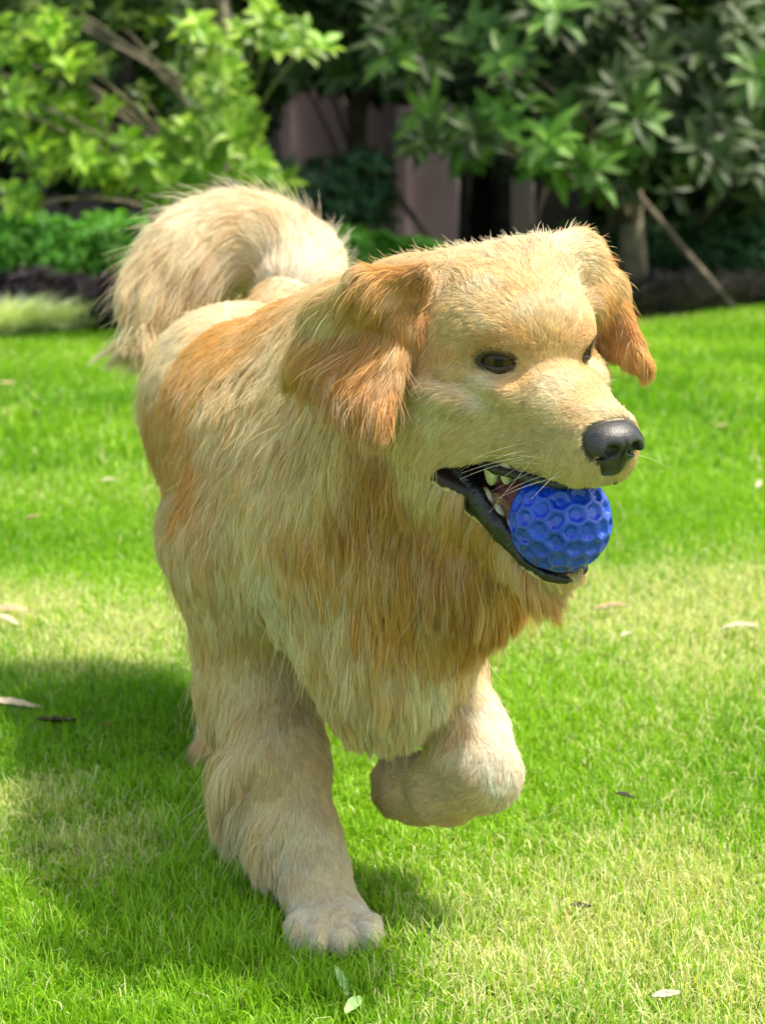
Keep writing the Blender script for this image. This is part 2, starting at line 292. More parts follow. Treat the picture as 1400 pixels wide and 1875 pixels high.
# stakes
STK = [((1180, 372, 9.45), (1297, 512, 9.1), .017, 'leaning wooden prop on the right side of the pale staked trunk'), ((1148, 350, 9.45), (1095, 450, 9.8), .015, 'leaning wooden prop on the left side of the pale staked trunk'), ((1345, 325, 10.2), (1290, 395, 10.3), .017, 'short slanting wooden prop at the right, far behind the staked tree'),
 ((688, 300, 10.8), (785, 440, 10.4), .016, 'slanting dark prop across the pink wall'), ((455, 245, 8.5), (520, 372, 8.1), .013, 'slanting pale prop right of the slender pale trunk'), ((262, 345, 8.7), (285, 425, 8.4), .013, 'leaning grey prop left of the slender pale trunk'), ((330, 330, 8.7), (300, 390, 8.4), .012, 'short pale prop leaning towards the slender pale trunk'), ((1005, 330, 10.4), (975, 420, 10.2), .014, 'dim leaning prop just right of the thick black trunk')]
for a, b, r, lab in STK:
    a_, b_ = P(*a), P(*b); b_ = b_+(b_-a_)*.35; b_ = a_+(b_-a_)*min(1., (a_[2]-.02)/(a_[2]-b_[2])); V, F = tube([a_-(b_-a_)*.06, a_, (a_+b_)/2, b_], [r*.9, r, r*1.05, r*1.1], 10)
    tag(link('support_stake', fixmesh('support_stake', V, F), None, [bark['stake_wood']]), lab, 'stake', 'wooden props holding up the trees')
# low shrubs, each its own
def shrub(px, py, Y, rx, rz, n, L, c1, c2, label, group, name='shrub', cat='shrub', lm=lf_small):
    c = P(px, py, Y); c[2] = max(c[2], rz*.3); th = rng.uniform(0, 6.3, n); ph = np.arccos(rng.uniform(-.3, 1, n)); rr = rng.uniform(.6, 1, n)**.5
    d = np.stack([np.sin(ph)*np.cos(th), np.sin(ph)*np.sin(th), np.cos(ph)], -1); p = c+d*rr[:, None]*A(rx, rx*.8, rz)*(1+.18*np.sin(5*th+px)[:, None]); p[:, 2] = np.maximum(p[:, 2], .05)
    t = empty(name, (c[0], c[1], .05)); V, F, C_ = rosettes(p, d+A(0, -.2, .6), 5, L, L*.45, c1, c2); link('foliage', npmesh('foliage', V, F, colors=C_), t, [lm])
    st = [tube([A(c[0]+rng.normal(0, .02), c[1], .04), c+A(rng.normal(0, rx*.3), 0, -.02), c+A(rng.normal(0, rx*.6), 0, rz*.6)], [.012, .008, .004], 6) for _ in range(5)]; V, F = merge(st); link('stem', fixmesh('stem', V, F), t, [bark['brown_bark']])
    tag(t, label, cat, group); return t
for px, py, Y, rx, rz, w_ in ((-90, 475, 8.9, .30, .20, 'beyond the left edge'), (30, 478, 8.8, .27, .19, 'at the left edge'), (130, 482, 8.8, .26, .18, 'left of the tail of the dog'), (225, 478, 8.9, .26, .18, 'nearest the tail of the dog'), (330, 480, 9.1, .28, .17, 'half hidden by the tail of the dog'), (650, 478, 9.5, .22, .13, 'seen between the tail and the ear of the dog'), (760, 492, 9.6, .22, .12, 'behind the crown of the head of the dog')):
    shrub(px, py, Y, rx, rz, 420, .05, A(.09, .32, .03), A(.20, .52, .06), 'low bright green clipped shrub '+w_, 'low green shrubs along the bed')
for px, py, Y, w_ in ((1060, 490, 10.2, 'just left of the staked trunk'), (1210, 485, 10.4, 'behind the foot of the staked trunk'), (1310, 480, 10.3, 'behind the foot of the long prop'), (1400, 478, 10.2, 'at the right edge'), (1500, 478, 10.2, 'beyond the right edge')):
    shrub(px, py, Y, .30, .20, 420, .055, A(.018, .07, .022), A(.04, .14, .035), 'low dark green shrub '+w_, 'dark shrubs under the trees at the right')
for i, (px, py, Y, w_) in enumerate(((150, 555, 8.1, 'left of the tail tip'), (215, 560, 8.0, 'right behind the tail tip'), (60, 540, 8.3, 'behind the pale tufts'))):
    shrub(px, py, Y, .17, .09, 200, .05, A(.035, .022, .035), A(.075, .055, .065), 'dark purplish low plant '+w_, 'dark purple plants at the lawn edge')
# strappy tufts
def tuft(n, x0, x1, dy0, dy1, L, W, c1, c2):
    x = rng.uniform(x0, x1, n); y = edge_y(x)+rng.uniform(dy0, dy1, n); az = rng.uniform(0, 6.3, n); d = np.stack([np.cos(az), np.sin(az), rng.uniform(.6, 2.4, n)], -1)
    return leafbatch(np.stack([x, y, 0*x+.01], -1), d, A(0, 0, 1)+d*0+rng.normal(0, .1, d.shape), L*rng.uniform(.6, 1.2, n), W*rng.uniform(.7, 1.2, n), c1+(c2-c1)*rng.random((n, 1)), .5)
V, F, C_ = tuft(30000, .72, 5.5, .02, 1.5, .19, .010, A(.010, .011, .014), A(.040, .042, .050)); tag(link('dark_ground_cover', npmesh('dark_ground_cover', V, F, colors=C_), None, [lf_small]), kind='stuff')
V, F, C_ = tuft(7000, -1.12, .7, .03, .8, .10, .010, A(.03, .05, .02), A(.07, .11, .04)); tag(link('ground_cover', npmesh('ground_cover', V, F, colors=C_), None, [lf_small]), kind='stuff')
for px, dy, s, w_ in ((-70, .15, 1.1, 'beyond the left edge'), (5, .12, 1.15, 'at the left edge of the lawn'), (62, .14, 1.0, 'second from the left edge'), (112, .18, .8, 'nearest the dark purple plants')):
    x = P(px, 600, 7.7)[0]; y = edge_y(x)+dy; n = 420; az = rng.uniform(0, 6.3, n); rr = np.abs(rng.normal(0, .045, n)); c = np.stack([x+np.cos(az)*rr, y+np.sin(az)*rr, 0*az+.01], -1); d = np.stack([np.cos(az), np.sin(az), rng.uniform(.7, 3, n)], -1)
    V, F, C_ = leafbatch(c, d, A(0, 0, 1)+d*0+rng.normal(0, .1, d.shape), .19*s*rng.uniform(.6, 1.1, n), rng.uniform(.006, .010, n), A(.60, .74, .48)+(A(.92, .93, .80)-A(.60, .74, .48))*rng.random((n, 1)), .6)
    tag(link('grass_tuft', npmesh('grass_tuft', V, F, colors=C_), None, [lf_small]), 'pale green and cream striped grass tuft, '+w_, 'plant', 'pale striped tufts at the left')
# ------------------------------------------------------------ the dog
xs = axis([(-.36, -.06, .0055), (-.06, .26, .0026), (.26, .34, .005)])
ys = axis([(1.34, 1.68, .0026), (1.68, 2.62, .0065)])
zs = axis([(-.02, .32, .0055), (.32, .62, .0026), (.62, .68, .005)])
D = Field(xs, ys, zs)
BODY_AX = nrm(A(.26, -.96, .02)); SIDE = nrm(np.cross(A(0, 0, 1), BODY_AX)); UPB = np.cross(BODY_AX, SIDE)
BB = np.stack([BODY_AX, SIDE, UPB], 1)
# trunk
D.ell((-.165, 2.30, .380), (.125, .110, .110), BB, .03)
D.ell((-.124, 2.12, .376), (.16, .108, .110), BB, .04)
D.ell((-.082, 1.95, .358), (.18, .108, .128), BB, .05)
D.ell((-.045, 1.80, .350), (.14, .108, .130), BB, .05)
D.ell((-.012, 1.70, .335), (.085, .088, .105), BB, .05)
# shoulders and upper arms
D.ell((-.125, 1.80, .345), (.075, .045, .105), BB, .04)
D.ell((.020, 1.78, .345), (.070, .040, .090), BB, .04)
# neck
D.cone((-.055, 1.88, .425), (.035, 1.665, .485), .098, .086, .06)
D.cone((-.01, 1.72, .37), (.065, 1.60, .43), .088, .070, .06)
D.ell(P(790, 1015, 1.65), (.052, .06, .066), None, .05); D.ell(P(850, 1000, 1.62), (.042, .045, .045), None, .04); D.ell(P(725, 1190, 1.67), (.068, .06, .070), None, .04)
# right foreleg (planted)
elR = P(478, 1230, 1.80); D.chain([A(-.125, 1.78, .31), elR, P(522, 1400, 1.725), P(556, 1530, 1.69), P(580, 1610, 1.668), P(592, 1660, 1.65)],
                                   [.062, .046, .032, .024, .0215, .023], .028)
pR = A(-.0435, 1.628, .0155)
D.ell(pR+A(0, 0, .002), (.031, .040, .018), None, .015)
for dx, dy in ((-.0265, -.018), (-.0095, -.031), (.0095, -.032), (.0265, -.020)):
    D.ell(pR+A(dx, dy, -.003), (.0118, .024, .0150), None, .003)
for dx in (-.0185, 0, .0185): D.cone(pR+A(dx, -.075, .004), pR+A(dx*.8, -.024, .019), .0036, .0016, .005, True)
# left foreleg (lifted, wrist bent)
caL = P(884, 1414, 1.63); D.chain([A(.02, 1.76, .31), P(800, 1230, 1.73), P(858, 1340, 1.67), caL], [.046, .033, .028, .027], .025)
paL = P(770, 1440, 1.72); D.chain([caL, P(820, 1442, 1.67), paL], [.027, .025, .027], .02)
D.ell(P(762, 1440, 1.73), (.032, .030, .022), None, .02)
# hind legs
D.ell((-.195, 2.24, .31), (.085, .045, .12), BB, .04); D.ell((-.06, 2.30, .30), (.085, .045, .12), BB, .04)
D.chain([A(-.19, 2.18, .25), A(-.185, 2.33, .16), A(-.178, 2.26, .06), A(-.175, 2.20, .03)], [.055, .032, .024, .028], .03)
D.ell((-.174, 2.165, .024), (.030, .042, .022), None, .02)
D.chain([A(-.06, 2.28, .25), A(-.045, 2.42, .15), A(-.01, 2.32, .05), A(-.003, 2.25, .03)], [.055, .032, .024, .028], .03)
D.ell((.0, 2.215, .024), (.030, .042, .022), None, .02)
# tail
TAIL = np.array([A(-.125, 2.38, .45), P(545, 510, 2.44), P(525, 470, 2.47), P(470, 442, 2.48), P(405, 442, 2.47), P(350, 470, 2.45), P(305, 515, 2.43), P(275, 555, 2.41)])
def spline(pts, n):
    pts = np.vstack([2*pts[:1]-pts[1:2], pts, 2*pts[-1:]-pts[-2:-1]]); o = []
    for i in range(1, len(pts)-2):
        for t in np.linspace(0, 1, n, endpoint=False): a, b, c, d = pts[i-1:i+3]; o.append(.5*((2*b)+(c-a)*t+(2*a-5*b+4*c-d)*t*t+(3*b-a-3*c+d)*t**3))
    return np.vstack([o, pts[-2:-1]])
TR = np.interp(np.linspace(0, 1, 7*5+1), [0, .15, .4, .7, .88, 1], [.042, .040, .044, .044, .034, .016]); TAIL = spline(TAIL, 5)
D.chain(list(TAIL), list(TR), .004)
# head
def he(c, r, rotz=0, k=.012, sub=False, both=False, roty=0):
    for s in ((1, -1) if both else (1,)):
        cz, sz = math.cos(rotz*s), math.sin(rotz*s); cyy, sy = math.cos(roty), math.sin(roty)
        B = np.array([[cz, -sz, 0], [sz, cz, 0], [0, 0, 1]])@np.array([[cyy, 0, sy], [0, 1, 0], [-sy, 0, cyy]])
        D.ell(HW((c[0], c[1]*s, c[2])), r, HR@B, k, sub)
def hc(a, b, ra, rb, k=.012, sub=False, both=False):
    for s in ((1, -1) if both else (1,)): D.cone(HW((a[0], a[1]*s, a[2])), HW((b[0], b[1]*s, b[2])), ra, rb, k, sub)
he((-.078, 0, .004), (.082, .070, .058), k=.03)
he((-.037, 0, .012), (.046, .052, .034), k=.02)
he((-.022, .024, .010), (.026, .022, .017), k=.018, both=True)              # brows
he((-.062, .046, -.048), (.055, .032, .046), k=.025, both=True)
he((-.030, .060, -.030), (.030, .013, .012), k=.012, both=True, rotz=-.35); he((.000, .040, -.0235), (.018, .010, .0085), k=.010, both=True, rotz=-.5)             # cheeks
hc((-.02, .006, -.0365), (.030, .0085, -.0335), .034, .0245, k=.016, both=True); hc((.030, .0085, -.0335), (.078, .0065, -.0410), .0245, .0225, k=.012, both=True)                   # muzzle
hc((-.035, .022, -.062), (.075, .0125, -.060), .025, .0165, k=.014, both=True)   # flews
hc((-.090, .030, -.080), (-.040, .026, -.124), .036, .018, k=.022, both=True)    # jaw hinge and cheek below the corner
hc((-.060, 0, -.115), (.010, 0, -.158), .036, .020, k=.02)                       # floor of the jaw
hc((-.045, .033, -.118), (.030, .016, -.157), .0125, .0095, k=.01, both=True)    # jaw sides
he((.036, 0, -.160), (.020, .021, .0105), k=.01)
# mouth opening cut between upper lip and jaw
MA = 0.40
CUTS = [((.030, 0, -.1165), (.090, .060, .0225), MA), ((-.018, 0, -.0945), (.044, .085, .0165), .36)]
for c, r, a_ in CUTS: he(c, r, k=.006, sub=True, roty=a_)
BALL_C = HW((.046, 0, -.1205))+A(-.0058, 0, .0030); BALL_R = .0392
D.ell(BALL_C, (BALL_R+.0004,)*3, None, .003, True)
def headp_(p): return (np.asarray(p)-HT)@HR
# eyes: seated a little under the skin, then the sockets are cut
EO = [nrm(A(.62, -.76, .10)), nrm(A(.62, .76, .10))]; EYE = []
for e0, o_ in zip((A(-.004, -.0395, -.001), A(-.004, .0405, -.001)), EO):
    t_ = np.linspace(-.02, .02, 400); pts = HW(e0+t_[:, None]*o_); d_ = D.sample(pts)
    EYE.append(e0+o_*t_[np.argmin(np.abs(d_+.0104))])
def hit(px, py):                         # where the line of sight meets the body: a place on the skin to comb
    d = nrm(cam_ray(px, py)); o = A(0, 0, CAM_H); t = 1.2; best = (.02, None)
    for _ in range(200):
        s_ = D.sample((o+d*t)[None])[0]
        if s_ < .0008: return o+d*t
        if s_ < best[0]: best = (s_, o+d*t)
        t += max(s_*.7, .001)
        if t > 3: break
    return best[1]
# fold of skin under the eye
fold = [headp_(hit(*q)) for q in ((795, 692), (835, 702), (868, 728), (900, 738))]
for s_ in (1,):
    f_ = [HW(q*A(1, s_, 1)) for q in fold]
    for i in range(3): D.cone(f_[i], f_[i+1], .0036, .0036, .010, True)
for e, o_ in zip(EYE, EO):
    u_ = nrm(np.cross(A(0, 0, 1), o_)); u_ = u_ if u_[0] > 0 else -u_; u_ = nrm(u_+A(0, 0, .08)); v_ = np.cross(o_, u_); v_ = v_ if v_[2] > 0 else -v_
    D.ell(HW(e), (.0138, .0082, .0180), HR@np.stack([u_, v_, o_], 1), .004, True)
# ears
def ear(tris):
    for a, b, c, t in tris: D.tri(a, b, c, t, .012)
NE = dict(a=HP(775, 500, -.070), b=HP(745, 600, -.080), c=HP(600, 560, -.122), d=HP(562, 645, -.134), e=HP(698, 755, -.118), f=HP(668, 515, -.108))
ear([(NE['a'], NE['b'], NE['f'], .006), (NE['b'], NE['f'], NE['c'], .006), (NE['b'], NE['c'], NE['d'], .005), (NE['b'], NE['d'], NE['e'], .0045)])
FE = dict(a=HP(985, 462, .050), b=HP(1085, 560, .066), c=HP(1058, 452, .078), d=HP(1120, 525, .090), e=HP(1176, 662, .090), f=HP(1108, 618, .084))
ear([(FE['a'], FE['b'], FE['c'], .006), (FE['b'], FE['c'], FE['d'], .006), (FE['b'], FE['d'], FE['f'], .005), (FE['d'], FE['f'], FE['e'], .0045)])
D.cone(HP(975, 500, .030), HP(1060, 475, .068), .020, .013, .03)
for k_, (a_, b_) in enumerate(((-.010, .018), (-.022, .004), (-.022, -.014), (-.010, -.026))): D.ell(P(755, 1440, 1.73)+A(a_*.6-.004, .012, b_*.8+.003), (.016, .016, .0105), None, .008)
BV, BF = D.mesh()
def headp(p): return (np.asarray(p)-HT)@HR
BL = headp(BV)
def in_mouth(pl, m=1.10):
    r_ = np.zeros(len(pl), bool)
    for c, r, a_ in CUTS:
        q = pl-A(*c); x = q[:, 0]*math.cos(a_)-q[:, 2]*math.sin(a_); z = q[:, 0]*math.sin(a_)+q[:, 2]*math.cos(a_)
        r_ |= (x/r[0])**2+(q[:, 1]/r[1])**2+(z/r[2])**2 < m*m
    return r_ & (np.abs(pl[:, 1]) < .075)
def eye_uv(pl, i):                       # position in the almond of eye i: <1 inside the lids
    o_ = EO[i]; u = nrm(np.cross(A(0, 0, 1), o_)); u = u if u[0] > 0 else -u; u = nrm(u+A(0, 0, .08)); v = np.cross(o_, u); v = v if v[2] > 0 else -v
    q = pl-EYE[i]; return q@u, q@v, q@o_, u, v
sk = np.tile(A(.80, .68, .40), (len(BV), 1))
mth = in_mouth(BL, 1.04) | (in_mouth(BL, 1.28) & (BL[:, 0] < -.02) & (BL[:, 2] > -.125)) | (np.linalg.norm(BV-BALL_C, axis=1) < BALL_R+.002)
nz_ = (np.linalg.norm(BL-A(.096, 0, -.040), axis=1)-.0215); sk = np.where(((nz_ < .004) & (BL[:, 2] < -.022))[:, None], A(.09, .07, .06), sk)
sk[mth] = (.035, .018, .020)
inner = mth & (np.abs(BL[:, 1]) < .020); sk[inner] = (.16, .05, .055)
for i in (0, 1):
    a_, b_, c_, _, _ = eye_uv(BL, i); sk[(np.abs(c_) < .03) & ((a_/.0178)**2+(b_/.0092)**2 < 1)] = (.05, .032, .028)
dog = empty('dog', (-.05, 1.9, 0))
tag(dog, 'large golden long-haired dog trotting over the lawn with a blue ball in its open mouth', 'dog')
body_me = npmesh('body', BV, BF, colors=sk)
m_, n_, out_ = mat('skin'); p_ = N(n_, 'ShaderNodeBsdfPrincipled'); p_.inputs['Roughness'].default_value = .55
at_ = N(n_, 'ShaderNodeAttribute', attribute_name='tint'); n_.links.new(at_.outputs['Color'], p_.inputs['Base Color']); n_.links.new(p_.outputs[0], out_.inputs[0]); skin = m_
body = link('body', body_me, dog, [skin])

# nose, lips, tongue, teeth, eyes
def sdf_part(name, lo, hi, step, fn, mt, parent):
    lo = HW(lo); hi = HW(hi); l2 = np.minimum(lo, hi)-.03; h2 = np.maximum(lo, hi)+.03
    f = Field(np.arange(l2[0], h2[0], step), np.arange(l2[1], h2[1], step), np.arange(l2[2], h2[2], step))
    global D; keep = D; D = f; fn(); D = keep
    V, F = f.mesh(); return link(name, npmesh(name, V, F), parent, [mt]), f
def nose_fn():
    he((.088, 0, -.0350), (.0210, .0230, .0125), k=.006)
    he((.0960, 0, -.0375), (.0165, .0210, .0115), k=.006)
    he((.0935, 0, -.0500), (.0130, .0115, .0150), k=.008)
    he((.0995, .0135, -.0420), (.0105, .0090, .0085), k=.005, both=True)
    he((.1110, .0095, -.0410), (.0100, .0060, .0052), k=.003, sub=True, both=True)
    he((.1055, .0185, -.0465), (.0090, .0070, .0022), k=.003, sub=True, both=True, rotz=.5)
    he((.1160, 0, -.0510), (.0120, .0011, .0160), k=.003, sub=True)
nose_m = simple('nose_leather', (.020, .019, .020), (.038, .036, .038), 300, .33, .9, 900, spec=.6)
nose_m.node_tree.nodes['Bump'].inputs['Distance'].default_value = .0005
nose, NF = sdf_part('nose', (.06, -.03, -.07), (.13, .03, -.01), .0011, nose_fn, nose_m, dog)
LIPP = [(-.059, .0530, -.0835), (-.048, .0500, -.0985), (-.022, .0405, -.1215), (.004, .0345, -.1380), (.028, .0265, -.1515), (.046, .016, -.1590), (.054, .004, -.1620)]
def lip_fn():
    for s_ in (1, -1):
        D.chain([HW((a, b*s_, c)) for a, b, c in LIPP], [.0060, .0072, .0068, .0052, .0042, .0036, .0034], .004)
        D.chain([HW((a, b*s_, c+.009)) for a, b, c in LIPP[1:5]], [.004, .0045, .004, .003], .008)
        up_ = [(-.059, .0530, -.0825), (-.034, .0475, -.0815), (0, .0385, -.0855), (.03, .0325, -.0830), (.062, .023, -.0795), (.085, .012, -.0740)]
        D.chain([HW((a, b*s_, c)) for a, b, c in up_], [.0045, .0040, .0036, .0034, .0032, .003], .003)
    D.ell(BALL_C, (BALL_R+.0003,)*3, None, .002, True)
wet = simple('wet_black_skin', (.010, .010, .012), (.022, .020, .024), 200, .22, .6, 300, spec=.6); wet.node_tree.nodes['Bump'].inputs['Distance'].default_value = .002
lips, LF = sdf_part('lips', (-.08, -.06, -.18), (.10, .06, -.06), .0016, lip_fn, wet, dog)
lv_ = LF.sample(np.clip(BV, [a[1] for a in LF.ax], [a[-2] for a in LF.ax])); inb_ = np.all((BV > [a[1] for a in LF.ax]) & (BV < [a[-2] for a in LF.ax]), axis=1); sk[(lv_ < .0012) & inb_] = (.035, .026, .022)
_c = np.ones((len(BV), 4), np.float32); _c[:, :3] = sk; body_me.attributes['tint'].data.foreach_set('color', _c.ravel())
def tongue_fn():
    D.chain([HW((-.05, 0, -.112)), HW((-.02, 0, -.122)), HW((.015, 0, -.142))], [.020, .021, .017], .01)
    D.ell(BALL_C, (BALL_R+.0003,)*3, None, .003, True)
tongue, _ = sdf_part('tongue', (-.08, -.03, -.17), (.05, .03, -.09), .0018, tongue_fn, simple('tongue_skin', (.30, .09, .10), (.38, .13, .14), 150, .35, .4, 400), dog)
tooth_m = simple('tooth_enamel', (.52, .46, .28), (.74, .68, .48), 120, .25)
TEETH = [((-.012, .034, -.0885), (.0080, .0050, .0150)), ((.006, .032, -.0865), (.0060, .0045, .0105)), ((.022, .028, -.083), (.005, .004, .007)),
         ((-.018, .0335, -.1165), (.0062, .0042, .0095)), ((-.003, .0315, -.1245), (.0055, .004, .0085)), ((.010, .0285, -.1315), (.0048, .0038, .0075)), ((.037, .019, -.143), (.0042, .0042, .0120))]
for s_ in (-1, 1):
    for c_, r_ in TEETH:
        def tf(c=c_, r=r_, s=s_):
            up = -1 if c[2] < -.1 else 1
            he((c[0], c[1]*s, c[2]), r, k=.002, roty=-.45 if up < 0 else 0); he((c[0]-.0035, c[1]*s, c[2]+.001*up), (r[0]*.55, r[1]*.8, r[2]*.62), k=.002)
            he((c[0]+.0035, c[1]*s, c[2]+.001*up), (r[0]*.55, r[1]*.8, r[2]*.62), k=.002)
        tt, _ = sdf_part('tooth', (c_[0]-.01, c_[1]*s_-.01, c_[2]-.01), (c_[0]+.01, c_[1]*s_+.01, c_[2]+.01), .0014, tf, tooth_m, dog)
def uvsphere(c, r, nu=48, nv=32):
    th = np.linspace(0, math.pi, nv+1); ph = np.linspace(0, 2*math.pi, nu, endpoint=False); T, Q = np.meshgrid(th, ph, indexing='ij')
    V = np.stack([np.sin(T)*np.cos(Q), np.sin(T)*np.sin(Q), np.cos(T)], -1).reshape(-1, 3)
    i, j = np.meshgrid(np.arange(nv), np.arange(nu), indexing='ij'); a = i*nu+j; b = i*nu+(j+1) % nu
    return V*r+c, np.stack([a, a+nu, b+nu, b], -1).reshape(-1, 4), V
em, en, eout = mat('eyeball'); ep = N(en, 'ShaderNodeBsdfPrincipled'); ea = N(en, 'ShaderNodeAttribute', attribute_name='tint'); en.links.new(ea.outputs['Color'], ep.inputs['Base Color'])
ep.inputs['Roughness'].default_value = .12; ep.inputs['Coat Weight'].default_value = .3; ep.inputs['Specular IOR Level'].default_value = .15; ep.inputs['Coat Roughness'].default_value = .02; en.links.new(ep.outputs[0], eout.inputs[0])
lid_m = simple('eyelid_skin', (.030, .020, .020), (.075, .050, .050), 300, .5, .5, 600); lid_m.node_tree.nodes['Bump'].inputs['Distance'].default_value = .001
for i in (0, 1):
    _, _, _, u, v = eye_uv(np.zeros((1, 3)), i); c = EYE[i]; o_ = EO[i]
    V, F, Nn = uvsphere(A(0, 0, 0), .0143); gz = nrm(o_+A(.25, 0, -.02)); ang = np.degrees(np.arccos(np.clip(nrm(V)@gz, -1, 1)))
    colr = np.where(ang[:, None] < 17, A(.004, .004, .005), np.where(ang[:, None] < 46, A(.060, .030, .012), A(.12, .09, .07)))
    eb = link('eye', npmesh('eye', HW(V+c), F, colors=colr), dog, [em])
    rings = [(.0124, .0056, .0040, .0145), (.0129, .0062, .0046, .0151), (.0137, .0073, .0058, .0154), (.0149, .0086, .0074, .0152), (.0162, .0100, .0094, .0138)]
    vv = []; n_a = 48
    for (hw, hu, hl, rr) in rings:
        for k in range(n_a):
            t = 2*math.pi*k/n_a; a_ = hw*math.copysign(abs(math.cos(t))**.9, math.cos(t)); b_ = (hu if math.sin(t) > 0 else hl)*math.sin(t)
            pr = a_*u+b_*v; q = math.sqrt(max(rr*rr-min(a_*a_+b_*b_, rr*rr*.9), .1*rr*rr)); vv.append(c+pr+o_*q if (a_*a_+b_*b_) < rr*rr*.9 else c+pr+o_*q)
    F2 = [[r*n_a+k, r*n_a+(k+1) % n_a, (r+1)*n_a+(k+1) % n_a, (r+1)*n_a+k] for r in range(len(rings)-1) for k in range(n_a)]
    link('eyelid', npmesh('eyelid', HW(np.array(vv)), np.array(F2)), eb, [lid_m]).matrix_parent_inverse = Matrix.Identity(4)

# the ball: a honeycomb of dimples
def geo(freq):
    import bmesh
    bm = bmesh.new(); bmesh.ops.create_icosphere(bm, subdivisions=freq, radius=1); V = np.array([v.co[:] for v in bm.verts]); F = np.array([[v.index for v in f.verts] for f in bm.faces]); bm.free(); return V, F
cV = []
for f_ in geo(1)[1]:
    a_, b_, c_ = geo(1)[0][f_]
    for i in range(4):
        for j in range(4-i): cV.append(nrm((a_*i+b_*j+c_*(3-i-j))/3))
cV = np.unique(np.round(cV, 5), axis=0); rz_ = Matrix.Rotation(.5, 3, 'X')@Matrix.Rotation(.35, 3, 'Y')@Matrix.Rotation(.9, 3, 'Z'); cV = nrm(cV@np.array(rz_).T)
bV, bF = geo(7); bV = nrm(bV); S = bV@cV.T; S.partition(len(cV)-2, axis=1); d1 = np.arccos(np.clip(S[:, -1], -1, 1)); d2 = np.arccos(np.clip(S[:, -2], -1, 1))
e_ = (d2-d1)/.6; sm = np.clip((e_-.06)/.32, 0, 1); sm = sm*sm*(3-2*sm)
rad = BALL_R*(1-.085*sm); bump = rad[:, None]*bV
bm_, bn, bo = mat('blue_rubber'); bp = N(bn, 'ShaderNodeBsdfPrincipled'); bcol, _ = noise_col(bn, (.003, .050, .50), (.006, .080, .68), 60); bn.links.new(bcol, bp.inputs['Base Color'])
bp.inputs['Roughness'].default_value = .28; bp.inputs['Coat Weight'].default_value = .35; bp.inputs['Coat Roughness'].default_value = .12
tcb = N(bn, 'ShaderNodeTexCoord'); nzb = N(bn, 'ShaderNodeTexNoise'); nzb.inputs['Scale'].default_value = 500; nzb.inputs['Detail'].default_value = 4; bn.links.new(tcb.outputs['Object'], nzb.inputs[0])
bb = N(bn, 'ShaderNodeBump'); bb.inputs['Strength'].default_value = .25; bb.inputs['Distance'].default_value = .0006; bn.links.new(nzb.outputs[0], bb.inputs['Height']); bn.links.new(bb.outputs[0], bp.inputs['Normal'])
rm = N(bn, 'ShaderNodeMapRange'); nz2 = N(bn, 'ShaderNodeTexNoise'); nz2.inputs['Scale'].default_value = 110; bn.links.new(tcb.outputs['Object'], nz2.inputs[0]); bn.links.new(nz2.outputs[0], rm.inputs[0]); rm.inputs[1].default_value = .4; rm.inputs[2].default_value = .65; rm.inputs[3].default_value = .12; rm.inputs[4].default_value = .42; bn.links.new(rm.outputs[0], bp.inputs['Roughness'])
bn.links.new(bp.outputs[0], bo.inputs[0])
bme = npmesh('ball', bump, bF); ball = link('ball', bme, None, [bm_]); ball.location = BALL_C
tag(ball, 'glossy blue rubber ball covered in hexagonal dimples, held between the jaws of the dog', 'ball')
# ------------------------------------------------------------ the coat
W_, GO, OR, PA, WH = A(.90, .70, .39), A(.80, .475, .13), A(.66, .325, .065), A(.94, .81, .56), A(.95, .88, .74)
RU = A(.56, .27, .055)
BR = A(.26, .14, .05)
